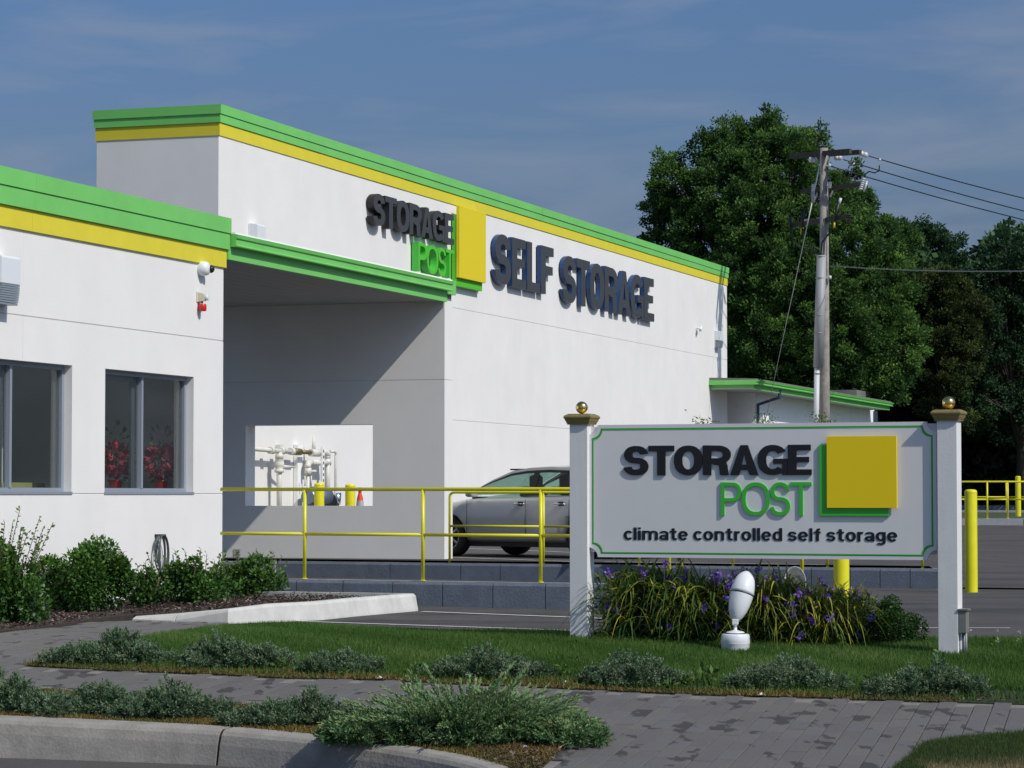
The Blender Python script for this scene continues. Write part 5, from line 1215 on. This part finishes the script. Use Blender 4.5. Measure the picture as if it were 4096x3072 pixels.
# ------------------------------------------------------------------ trees
def tree(name, lab, Y, lobes, m, nleaf, lsize, trunk_px, group=None, depth=.8, clump=.55, holes=.22, gz0=.7, dense=1.0):
    s = Y / (F / 1.8517)                       # metres per display pixel
    base = at(trunk_px * 1.8517, 1900, Y); t = empty(name, (base.x, Y, gz0)); tag(t, lab, 'tree', group)
    L = []
    for l in lobes:
        p = at(l[0] * 1.8517, l[1] * 1.8517, Y); L.append((np.array([p.x - base.x, (l[3] if len(l) > 3 else rng.uniform(-1, 1)) * .8, p.z - gz0]), l[2] * s))
    tot = sum(r * r for _, r in L); P = []; A = []; TI = []
    for c, r in L:
        nc = max(10, int(70 * (r / 1.2) ** 2)); per = max(14, int(nleaf * r * r / tot / nc))
        d = unit(rng.normal(size=(nc, 3))); rad = r * rng.uniform(.55, 1.0, nc)[:, None]; out = rng.random(nc) < .22; rad[out] *= 1.16
        cc = c + d * rad * np.array([1, depth, 1]); gap = d[:, 2] < -.25
        for i in range(nc):
            if rng.random() < (holes + (.35 if gap[i] else 0)): continue
            cr = clump * rng.uniform(.35, .8) * (.7 if out[i] else 1); u = unit(rng.normal(size=(per, 3))); q = cc[i] + u * (rng.random((per, 1)) ** .5) * cr * np.array([1, 1, .8]) + d[i] * cr * rng.random((per, 1)) * .6
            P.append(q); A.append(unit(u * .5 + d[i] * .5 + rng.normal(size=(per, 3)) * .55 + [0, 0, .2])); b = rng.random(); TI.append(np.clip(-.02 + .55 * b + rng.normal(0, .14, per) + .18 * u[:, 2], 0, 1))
    P = np.concatenate(P); A = np.concatenate(A); TI = np.concatenate(TI); N = len(P); k = P[:, 2] > .2; P, A, TI = P[k], A[k], TI[k]; N = len(P)
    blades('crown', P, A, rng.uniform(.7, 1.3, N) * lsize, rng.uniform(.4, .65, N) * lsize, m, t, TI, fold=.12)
    top = max(c[2] for c, r in L); mb = MB(); hgt = top * .72
    mb.tube([(0, 0, -.3), (.1, 0, hgt * .4), (-.1, .1, hgt)], [.05 * top * .55, .04 * top * .5, .012 * top], 10)
    for i, (c, r) in enumerate(L):
        h0 = hgt * rng.uniform(.3, .8); mid = Vector((c[0] * .5, c[1] * .5, (h0 + c[2]) / 2 - .2)); mb.tube([(0, 0, h0), mid, Vector(c)], [.018 * top * .5, .012 * top * .5, .03], 6)
        for _ in range(3):
            e = c + unit(rng.normal(size=(1, 3)))[0] * r * .8; mb.tube([mid, Vector(c).lerp(Vector(e), .4), Vector(e)], [.05, .035, .012], 5)
    mb.build('trunk', M['bark'], t)
    return t
tree('oak_tree', 'large bright green oak rising behind the end of the tall wall and the pole', 98,
     [(1640, 345, 75), (1715, 315, 45), (1560, 345, 55), (1755, 320, 38), (1518, 318, 24), (1590, 300, 40), (1572, 280, 20), (1655, 290, 38), (1652, 262, 20), (1770, 290, 16), (1690, 380, 90, -2), (1580, 430, 90, -2), (1455, 400, 48), (1442, 345, 24), (1425, 440, 40), (1470, 470, 70), (1520, 520, 80, -1.5), (1420, 540, 45), (1640, 520, 95, -3), (1740, 470, 90, -2),
      (1840, 450, 55), (1830, 390, 40), (1880, 520, 60, -1), (1800, 560, 90, -3), (1920, 560, 55), (1950, 520, 30), (1890, 640, 80, -2), (1700, 620, 95, -4), (1590, 620, 90, -3), (1480, 600, 60), (1900, 740, 80, -3), (1780, 720, 100, -4), (1640, 740, 100, -4), (1560, 700, 60), (1820, 830, 80, -3), (1700, 830, 80, -3), (1900, 830, 60, -3), (1600, 850, 80, -3)],
     M['oak'], 330000, .125, 1715, holes=.10)
tree('evergreen_tree', 'dark bluish tree between the oak and the right edge, standing farther back', 112,
     [(2010, 530, 45), (1990, 510, 25), (2050, 520, 30), (2030, 580, 60), (1985, 590, 45), (2070, 600, 50), (2085, 640, 35), (2000, 650, 60), (2100, 690, 60), (2060, 740, 70), (2110, 780, 70), (1980, 720, 60)], M['oakdark'], 80000, .13, 2020, 'trees behind the parking lot')
tree('chestnut_tree', 'olive tree with yellowish blossom tips in front of the dark tree', 101,
     [(2030, 640, 60), (1990, 660, 50), (2080, 670, 50), (2030, 720, 75, -1), (2085, 750, 50), (1980, 750, 50), (2020, 820, 70, -1), (2060, 880, 50)], M['blossomtree'], 90000, .12, 2035, 'trees behind the parking lot', holes=.1)
tree('maple_tree', 'dark tree cut off by the right edge of the picture', 106,
     [(2175, 560, 35), (2150, 600, 40), (2120, 650, 35), (2105, 700, 50), (2210, 550, 30), (2240, 660, 70), (2190, 760, 70), (2120, 790, 60), (2180, 900, 70), (2250, 900, 80), (2200, 620, 60), (2260, 600, 70), (2160, 690, 60), (2230, 720, 80), (2150, 780, 50), (2200, 830, 60), (2290, 800, 80), (2120, 860, 50)], M['oakdark'], 110000, .13, 2205, 'trees behind the parking lot')
# dense thicket: one mass nobody could count
def thicket():
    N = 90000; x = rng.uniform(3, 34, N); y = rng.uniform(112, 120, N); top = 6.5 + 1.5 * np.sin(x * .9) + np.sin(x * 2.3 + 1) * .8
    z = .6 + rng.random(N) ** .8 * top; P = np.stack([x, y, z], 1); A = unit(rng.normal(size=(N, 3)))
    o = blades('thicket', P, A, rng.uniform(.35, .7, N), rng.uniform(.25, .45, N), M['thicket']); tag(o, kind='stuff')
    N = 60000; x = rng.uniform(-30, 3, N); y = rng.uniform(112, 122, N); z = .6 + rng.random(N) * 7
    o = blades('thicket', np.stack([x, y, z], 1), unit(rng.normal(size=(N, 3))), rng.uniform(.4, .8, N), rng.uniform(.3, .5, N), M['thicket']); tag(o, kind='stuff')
thicket()
# tree line right of the lot: overhanging crowns that shade the thicket
def hedge():
    N = 60000; x = rng.uniform(9, 34, N); y = rng.uniform(108.5, 113, N); z = 5.0 + rng.random(N) * 6.5 + np.sin(x * 1.3)
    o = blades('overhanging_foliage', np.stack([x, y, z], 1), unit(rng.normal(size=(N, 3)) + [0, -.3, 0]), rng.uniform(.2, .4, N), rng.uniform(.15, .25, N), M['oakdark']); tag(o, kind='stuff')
hedge()

# small pale litter and clover heads
for i, (px, py, l) in enumerate(((820, 1467, 'scrap of white paper on the path edge below the low flat juniper'), (1222, 1477, 'pale stone on the lawn edge left of the left sign post'), (1645, 1503, 'white scrap on the path edge below the floodlight'), (1135, 1618, 'white pebble in the mulch right of the large juniper'))):
    p = gp(px, py); t = MB().add([(-.03, -.015, 0), (.028, -.02, .006), (.03, .018, .004), (-.02, .022, .012), (.0, .0, .02)], [(0, 1, 4), (1, 2, 4), (2, 3, 4), (3, 0, 4)]).build('litter_scrap' if i % 2 == 0 else 'pebble', M['plastic'], None, loc=p + Vector((0, 0, .006))); tag(t, l, 'litter' if i % 2 == 0 else 'pebble')
x_ = rng.uniform(4.2, 5.2, 26); y_ = rng.uniform(22.3, 24.6, 26); NN = 26 * 9; P_ = np.repeat(np.stack([x_, y_, Tn(y_) + .075], 1), 9, 0) + rng.normal(size=(NN, 3)) * .006
o = blades('clover_heads', P_, unit(rng.normal(size=(NN, 3)) + [0, 0, .6]), .012, .010, leafmat('clover petals', [(0, (.5, .48, .42)), (1, (.75, .74, .7))], .7, .2)); tag(o, kind='stuff')
# ------------------------------------------------------------------ low planting
def sprig_cloud(P, A, n, L, W, spread=.7):
    """n small leaflets round each point"""
    N = len(P); Pp = np.repeat(P, n, 0) + rng.normal(size=(N * n, 3)) * L * .35; Aa = unit(np.repeat(A, n, 0) + rng.normal(size=(N * n, 3)) * spread); return Pp, Aa
def juniper(name, x0, x1, ytop, ybase, lab, m='juniper', nn=900, group=None, spiky=0, L=.05):
    cx = (x0 + x1) / 2; b = gp(cx, ybase); s = b.y / (F / 1.8517); w = (x1 - x0) * s / 2; h = (ybase - ytop) * s * (.86 if not spiky else .9); d = w * .62
    t = empty(name, (b.x, b.y + d * .75, T(b.y + d * .75))); tag(t, lab, 'shrub', group); h = h * 1.0
    lob = [(rng.uniform(-1.05, 1.05) * w, rng.uniform(-.8, .5) * d, rng.uniform(.14, .30) * w, rng.uniform(.25, .75)) for _ in range(15)] + [(rng.uniform(-.3, .3) * w, 0, .34 * w, 1.0), (-.45 * w, -.1 * d, .40 * w, .55), (.45 * w, -.1 * d, .40 * w, .5), (rng.uniform(-.5, .5) * w, 0, .3 * w, .85)]
    PP_, AA, TT_ = [], [], []; pr_ = .034 if not spiky else .045
    for lx, ly, lr, lh in lob:
        k = int(150 * (lr / .3) ** 2 * (nn / 1000)) + 12; k = int(k * (.6 if lh < .5 else 1)) + 4; u = unit(rng.normal(size=(k, 3))); u[:, 2] = np.abs(u[:, 2]); e = 1 - .5 * (lx / w) ** 2
        rr = rng.uniform(.72, 1.06, k); c_ = np.stack([lx + u[:, 0] * lr * rr, ly + u[:, 1] * lr * .75 * rr, u[:, 2] * h * lh * e * rr], 1); a_ = unit(u * [1.2, 1.2, .7] + rng.normal(size=(k, 3)) * .25 + [0, 0, .45])
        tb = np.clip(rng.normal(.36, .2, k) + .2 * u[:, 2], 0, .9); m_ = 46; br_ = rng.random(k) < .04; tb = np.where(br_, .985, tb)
        q_ = rng.normal(size=(k, m_, 3)) * pr_ * .55; along = rng.random((k, m_, 1)) * pr_ * 2.2; pq = c_[:, None] + q_ * (1.1 - along / (pr_ * 2.6)) + a_[:, None] * along
        PP_.append(pq.reshape(-1, 3)); AA.append(unit((np.repeat(a_, m_, 0) + rng.normal(size=(k * m_, 3)) * .55))); TT_.append((tb[:, None] + .22 * along[..., 0] / (pr_ * 2.2) + rng.normal(0, .07, (k, m_))).reshape(-1))
    q = np.concatenate(PP_); aa = np.concatenate(AA); ti = np.concatenate(TT_); ti = np.where(rng.random(len(q)) < .012, 1, np.clip(ti, 0, .95)); ok = q[:, 2] > -.01; q, aa, ti = q[ok], aa[ok], ti[ok]; q[:, 2] = np.maximum(q[:, 2], .004)
    LL = .026 if not spiky else .032
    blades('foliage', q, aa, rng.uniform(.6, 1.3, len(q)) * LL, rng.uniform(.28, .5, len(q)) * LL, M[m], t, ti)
    if spiky:
        n_ = int(70 * spiky); th = rng.uniform(0, 2 * math.pi, n_); rad = rng.uniform(.3, 1.0, n_); eln = rng.uniform(.15, 1.0, n_)
        Ps, As, Ti = [], [], []
        for i in range(n_):
            b0 = np.array([math.cos(th[i]) * rad[i] * w * .75, math.sin(th[i]) * rad[i] * d * .75, h * (.35 + .35 * (1 - rad[i]))]); ax_ = np.array([math.cos(th[i]) * rad[i] * 1.5, math.sin(th[i]) * rad[i] * .8, eln[i] * .8]); ax_ /= np.linalg.norm(ax_); ln = rng.uniform(.2, .46)
            k = 90; u = np.linspace(0, 1, k)[:, None]; pp_ = b0 + ax_ * ln * u + np.array([0, 0, -.05]) * u * u; side = unit(rng.normal(size=(k, 3))); Ps.append(pp_); As.append(unit(side * (1.1 - u * .7) + ax_ * 1.1)); Ti.append(np.clip(.45 + .5 * u[:, 0] + rng.normal(0, .1, k), 0, .95))
        P_ = np.concatenate(Ps); blades('sprays', P_, np.concatenate(As), .034, .010, M[m], t, np.concatenate(Ti))
    return t
G2 = 'blue green junipers along the lawn edge'
for a, b, yt, yb, l in ((125, 345, 1358, 1437, 'blue green juniper at the left end of the lawn strip, beside the path'), (378, 605, 1368, 1447, 'second blue green juniper from the left in the lawn strip'), (640, 820, 1414, 1458, 'low flat blue green juniper, third from the left in the lawn strip'),
                        (930, 1165, 1402, 1468, 'rounded blue green juniper left of the left sign post'), (1270, 1475, 1412, 1487, 'blue green juniper on the strip just right of the left sign post'), (1575, 1815, 1420, 1493, 'blue green juniper on the strip in front of the white floodlight'), (1910, 2115, 1432, 1505, 'blue green juniper in front of the right sign post with a lime weed in it')):
    juniper('juniper_shrub', a, b, yt, yb, l, nn=1000, group=G2)
G1 = 'junipers in the kerb strip'
for a, b, yt, yb, l in ((-80, 90, 1452, 1543, 'blue green juniper at the left edge behind the street kerb'), (50, 310, 1484, 1550, 'spreading juniper second from the left behind the street kerb'), (250, 480, 1480, 1556, 'green tinged juniper above the kerb joint'), (500, 770, 1503, 1574, 'low spreading juniper between the kerb joint and the large juniper')):
    juniper('juniper_shrub', a, b, yt, yb, l, nn=1100, group=G1)
juniper('juniper_bush', 770, 1235, 1512, 1616, 'large feathery green juniper at the end of the kerb strip', 'juniperg', 1500, None, 3.2, .055)

def tufts(name, poly, n, L, W, m, kind='stuff', tilt=.35, keep=None, tint=None, zoff=0, zy=0):
    x, y = scatter(poly, n); k = (x > -y * .2 - .3) & (x < y * .27)
    if keep is not None: k &= keep(x, y)
    x, y = x[k], y[k]; N = len(x); P = np.stack([x, y, Tn(y) + zoff], 1); A = unit(np.stack([rng.normal(size=N) * tilt, rng.normal(size=N) * tilt, np.ones(N)], 1))
    pn = .5 + .28 * np.sin(x * 1.7 + np.sin(y * 2.1)) * np.sin(y * 1.3 + 1) + .22 * np.sin(x * 5.1 + y * 3.3)
    ti = np.clip(pn * .5 + rng.random(N) * .55, 0, 1) if tint is None else tint(x, y, N)
    Ln = rng.uniform(.55, 1.2, N) * L * (.8 + .4 * pn); P[:, 1] -= zy; P[:, 0] += rng.normal(size=N) * .01
    o = blades(name, P, A, Ln, W * rng.uniform(.7, 1.3, N), m, tint=ti, mid=.3); tag(o, kind=kind); return o
edge = D(*lowedge2); ex_ = np.array([p.x for p in edge]); ey_ = np.array([p.y for p in edge])
fe = lawn_far_w[::-1]; 
def dist_front(x, y): return y - np.interp(x, ex_, ey_)
tufts('lawn_grass', lawn_poly, 880000, .065, .0065, M['lawn'], keep=lambda x, y: (dist_front(x, y) > .55 + .25 * np.sin(x * 2.1)) | (rng.random(len(x)) < .12))
tufts('creeping_sedum', lawn_poly, 700000, .032, .009, M['sedum'], tilt=.9, zy=.05, keep=lambda x, y: (dist_front(x, y) < .50 + .22 * np.sin(x * 2.3 + 1)) & (x < 3.3))
x, y = scatter(lawn_poly, 90000); k = (dist_front(x, y) < .35) & (x > 2.6) & (x < y * .2); x = x[k]; y = y[k]; N = len(x)
o = blades('mulch', np.stack([x, y, Tn(y) + .008 + rng.random(N) * .015], 1), unit(np.stack([rng.normal(size=N), rng.normal(size=N), rng.normal(size=N) * .3], 1)), rng.uniform(.015, .045, N), .012, M['mulch']); tag(o, kind='stuff')
tufts('creeping_sedum', strip1, 420000, .035, .009, M['sedum'], tilt=.9, keep=lambda x, y: (x < .35) & (y < 30))
x, y = scatter(strip1, 60000); k = (x > -.2); x = x[k]; y = y[k]; N = len(x)
o = blades('mulch', np.stack([x, y, Tn(y) + .008 + rng.random(N) * .02], 1), unit(np.stack([rng.normal(size=N), rng.normal(size=N), rng.normal(size=N) * .3], 1)), rng.uniform(.015, .045, N), .012, M['mulch']); tag(o, kind='stuff')
tufts('corner_grass', corner, 700000, .075, .006, M['drylawn'], tilt=.4, tint=lambda x, y, N: np.clip(.08 + rng.random(N) * .42 + .6 * np.clip((16.75 - y) / .5, 0, 1) * (x > 2.5), 0, 1))

def weed(px, py, r, n, lab, h=.1, m='weed'):
    p = gp(px, py); t = empty('weed', (p.x, p.y, p.z)); tag(t, lab, 'weed', 'weeds along the path edges'); u = unit(rng.normal(size=(n, 3))); u[:, 2] = np.abs(u[:, 2]) * 1.2 + .2
    P = rng.normal(size=(n, 3)) * [r * .35, r * .25, 0] + np.stack([np.zeros(n), np.zeros(n), rng.random(n) * h], 1); blades('leaves', P, unit(u), r * .8, r * .35, M[m], t)
for i, (x, y, r, n, h, l) in enumerate(((900, 1455, .07, 26, .06, 'leafy weed left of the juniper beside the left sign post'), (1215, 1465, .07, 30, .10, 'bright weed right of the juniper beside the left sign post'), (1240, 1440, .05, 26, .25, 'thin upright weed near the foot of the left sign post'), (1530, 1480, .10, 46, .12, 'broad leaf weed between two junipers below the floodlight'), (1490, 1488, .08, 30, .08, 'low weed at the path edge left of the broad leaf weed'),
                                        (1440, 1492, .07, 24, .06, 'low green weed at the foot of the juniper near the left post'), (1885, 1485, .08, 34, .08, 'pale weed left of the juniper at the right post'), (2030, 1462, .07, 30, .22, 'lime green weed growing out of the juniper at the right post'), (2028, 1503, .05, 12, .08, 'tiny lime weed at the path edge below the right juniper'), (610, 1448, .07, 26, .08, 'grassy weed right of the second juniper'), (740, 1462, .06, 22, .05, 'bright weed in the low flat juniper'),
                                        (1130, 1605, .06, 16, .12, 'small weed in the mulch at the right of the large juniper'), (1200, 1600, .08, 36, .05, 'leafy weed at the corner where the kerb strip ends'), (300, 1530, .07, 20, .10, 'lime weed among the junipers left of the kerb joint'), (2150, 1405, .04, 18, .1, 'white clover tuft in the lawn right of the right post'))):
    weed(x, y, r, n, l, h)

# shrubs in front of the office wall
def shrub(x0, x1, ytop, ybase, lab, n=4200, shoots=6, m='shrub', leaf=.05, dens=1.0, group=None, name='leafy_shrub', sh=.45, rnd=False):
    cx = (x0 + x1) / 2; b = gp(cx, ybase); s = b.y / (F / 1.8517); w = (x1 - x0) * s / 2; h = (ybase - ytop) * s; d = w * .8
    t = empty(name, (b.x, b.y + d * .5, bedz(b.x, b.y) if b.x < -1 else T(b.y))); tag(t, lab, 'shrub', group)
    P, A, TI = [], [], []
    nl = 18
    for i in range(nl):
        th = rng.uniform(0, 6.28); rr = rng.uniform(0, .65); rr *= 1.25; c = np.array([math.cos(th) * rr * w, math.sin(th) * rr * d, h * rng.uniform(.15, .80 - .3 * rr)]) if i else np.array([0, 0, h * .33])
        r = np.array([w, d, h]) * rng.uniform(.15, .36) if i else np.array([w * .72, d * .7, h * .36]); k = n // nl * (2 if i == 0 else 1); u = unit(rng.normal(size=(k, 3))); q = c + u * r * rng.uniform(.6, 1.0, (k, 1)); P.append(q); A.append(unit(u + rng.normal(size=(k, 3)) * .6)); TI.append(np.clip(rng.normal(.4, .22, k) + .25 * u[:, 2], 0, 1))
    st_ = MB()
    for i in range(shoots):
        x_ = rng.uniform(-.8, .8) * w; y_ = rng.uniform(-.5, .5) * d; L = h * rng.uniform(sh * .6, sh * 1.5); a = np.array([x_ / w * .7 + rng.normal() * .15, rng.normal() * .15, 1.0]); a /= np.linalg.norm(a); b0 = np.array([x_, y_, h * .62 * (1 - .3 * abs(x_ / w))])
        k = max(6, int(L / .028)); u = np.linspace(0, 1, k)[:, None]; q = b0 + a * L * u; sd = unit(rng.normal(size=(k, 3)) * [1, 1, .2]); P.append(q); A.append(unit(sd + a * .6)); TI.append(np.clip(rng.normal(.65, .2, k), 0, 1)); st_.tube([Vector(b0), Vector(b0 + a * L)], .0035, 4)
    for i in range(7):
        th = rng.uniform(0, 6.28); e = (math.cos(th) * w * .5, math.sin(th) * d * .5, h * .7); st_.tube([(e[0] * .2, e[1] * .2, -.02), (e[0] * .6, e[1] * .6, h * .35), e], [.01, .007, .003], 4)
    P = np.concatenate(P); k = P[:, 2] > .0; P = P[k]; A = np.concatenate(A)[k]; TI = np.concatenate(TI)[k]; N = len(P)
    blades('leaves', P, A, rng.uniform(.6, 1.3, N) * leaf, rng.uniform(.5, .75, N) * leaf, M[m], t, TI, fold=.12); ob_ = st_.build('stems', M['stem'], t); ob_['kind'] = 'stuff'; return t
GS = 'shrubs in front of the office wall'
shrub(-80, 92, 1140, 1352, 'tall leafy shrub with long shoots cut off by the left edge', 8500, 22, group=GS, sh=.42)
shrub(58, 308, 1172, 1328, 'big dense round shrub second from the left under the office windows', 16000, 22, group=GS, sh=.25)
shrub(262, 372, 1228, 1320, 'thin sparse shrub between the round shrub and the hose', 2000, 12, group=GS, sh=.35)
shrub(318, 500, 1205, 1318, 'loose shrub with upright shoots below the hose', 5000, 22, group=GS, sh=.35)
shrub(455, 622, 1218, 1306, 'shrub at the office corner in front of the retaining walls', 5200, 20, group=GS, sh=.42)
# flower bed under the sign
def spiderwort(cx, w, ytop, ybase, lab, nleaf=420, nfl=26, yellow=.5):
    b = gp(cx, ybase); s = b.y / (F / 1.8517); W = w * s / 2; h = (ybase - ytop) * s
    t = empty('spiderwort_plant', (b.x, b.y + .35, T(b.y + .35))); tag(t, lab, 'flowering plant', 'spiderwort clumps under the ground sign')
    seg = 5; V = []; Fc = []; TI = []
    N = nleaf; th = rng.uniform(0, 2 * math.pi, N); r0 = rng.random(N) ** .5 * .75; L = rng.uniform(.16, .36, N) * (h / .42); wd_ = rng.uniform(.009, .024, N); lean = rng.uniform(.5, 1.5, N); hb = rng.random(N) ** .9 * h * .72
    for i in range(N):
        bx, by = math.cos(th[i] * 1.7 + i) * r0[i] * W, math.sin(th[i] * 1.7 + i) * r0[i] * .33; dx, dy = math.cos(th[i]) * rng.uniform(.4, 1.3), math.sin(th[i]); ti = float(np.clip(rng.normal(yellow if hb[i] > h * .25 else yellow * .5, .24), 0, 1)); nb_ = len(V)
        sx2, sy2 = -dy, dx
        for j in range(seg + 1):
            u = j / seg; rr = L[i] * lean[i] * u * .75; z = hb[i] + L[i] * (u * (1.2 - .25 * lean[i]) - u * u * .85 * lean[i]); ww = wd_[i] * (1 - u ** 2) * .5 + .0006
            V.append((bx + dx * rr + sx2 * ww, by + dy * rr + sy2 * ww, max(z, .0))); V.append((bx + dx * rr - sx2 * ww, by + dy * rr - sy2 * ww, max(z, .0) + ww * .4)); TI += [ti, ti]
        for j in range(seg): q = nb_ + 2 * j; Fc.append((q, q + 1, q + 3, q + 2))
    me = bpy.data.meshes.new('leaves'); me.from_pydata(V, [], Fc); a = me.attributes.new('tint', 'FLOAT', 'POINT'); a.data.foreach_set('value', TI); me.materials.append(M['strap']); o = bpy.data.objects.new('leaves', me); COL.objects.link(o); o.parent = t
    sm = MB(); c = []
    for i in range(nfl):
        x_ = rng.uniform(-.95, .95) * W; y_ = rng.uniform(-.42, .3); z_ = h * rng.uniform(.45, 1.05) * (1 - .25 * (x_ / W) ** 2) if rng.random() < .75 else h * rng.uniform(.15, .5); c.append((x_, y_, z_)); sm.tube([(x_ * .8, y_ * .5 + .05, z_ * .2), (x_, y_, z_)], .003, 4)
    sm.build('stems', M['stem'], t); c = np.array(c)
    n3 = 16; P = np.repeat(c, n3, 0) + rng.normal(size=(len(c) * n3, 3)) * .017; blades('blossoms', P, unit(rng.normal(size=P.shape) + [0, -.5, .4]), .030, .026, M['purple'], t)
    n4 = 8; cb = c[rng.random(len(c)) < .8]; P = np.repeat(cb, n4, 0) + rng.normal(size=(len(cb) * n4, 3)) * [.02, .02, .014] - [0, 0, .01]; sh_ = blades('seed_heads', P, unit(rng.normal(size=P.shape)), .014, .008, M['budbrown'], t); sh_['kind'] = 'stuff'
    N = 1500; P = np.stack([rng.uniform(-1, 1, N) * W, rng.uniform(-.25, .4, N), rng.random(N) * h * .8], 1); blades('inner_leaves', P, unit(rng.normal(size=(N, 3)) + [0, 0, .5]), .11, .016, M['strap'], t, np.clip(rng.normal(.38, .2, N), 0, 1))
spiderwort(1400, 200, 1218, 1392, 'leftmost spiderwort clump, with tall purple stems beside the left sign post', 860, 26, .40)
spiderwort(1500, 190, 1238, 1398, 'second spiderwort clump, between the left clump and the white floodlight', 860, 26, .48)
spiderwort(1655, 190, 1238, 1400, 'spiderwort clump right behind the white floodlight', 900, 34, .56)
spiderwort(1790, 200, 1268, 1405, 'rightmost yellow leaved spiderwort clump with many purple flowers', 950, 50, .74)
shrub(1845, 2016, 1290, 1398, 'dark green rounded boxwood right of the flowers under the sign', 17000, 16, 'box', .021, name='boxwood_shrub', sh=.12)
shrub(1318, 1395, 1315, 1385, 'feathery dark green bush at the left end of the flower bed', 3800, 12, 'box', .030, name='fern_bush', sh=.4)
def tallweed(px, pyb, pyt, Y, lab):
    b = at(px * 1.8517, pyb * 1.8517, Y); e = at(px * 1.8517, pyt * 1.8517, Y); H = e.z - b.z; t = empty('tall_weed', b); tag(t, lab, 'weed'); MB().tube([(0, 0, 0), (.02, 0, H)], .004, 5).build('stem', M['stem'], t)
    N = int(H * 260); u = np.linspace(.1, 1, N); P = np.stack([.02 * u, 0 * u, H * u], 1); blades('leaves', P, unit(rng.normal(size=(N, 3)) + [0, 0, .5]), .055, .014, M['weed'], t)
tallweed(1467, 1370, 1195, 24.6, 'tall green weed spike rising to the lower edge of the sign'); tallweed(1322, 1380, 1262, 24.9, 'dark thin weed just right of the left sign post')
for px, py, l in ((1520, 912, 'weed tips above the sign board left of the guy wire'), (1648, 905, 'bushy weed tips above the sign board at the downspout'), (1775, 900, 'vine tips at the base of the utility pole')):
    Y = 60 if px < 1600 else 70; p = at(px * 1.8517, py * 1.8517, Y); t = empty('vine_clump', (p.x, p.y, .3)); tag(t, l, 'vine'); Hh = p.z - .3; MB().tube([(0, 0, -.05), (0, 0, Hh)], .02, 5).build('stem', M['stem'], t)
    N = 130; P = rng.normal(size=(N, 3)) * [.15, .12, .12] + [0, 0, Hh - .1]; blades('leaves', P, unit(rng.normal(size=(N, 3))), .10, .035, M['shrub'], t)
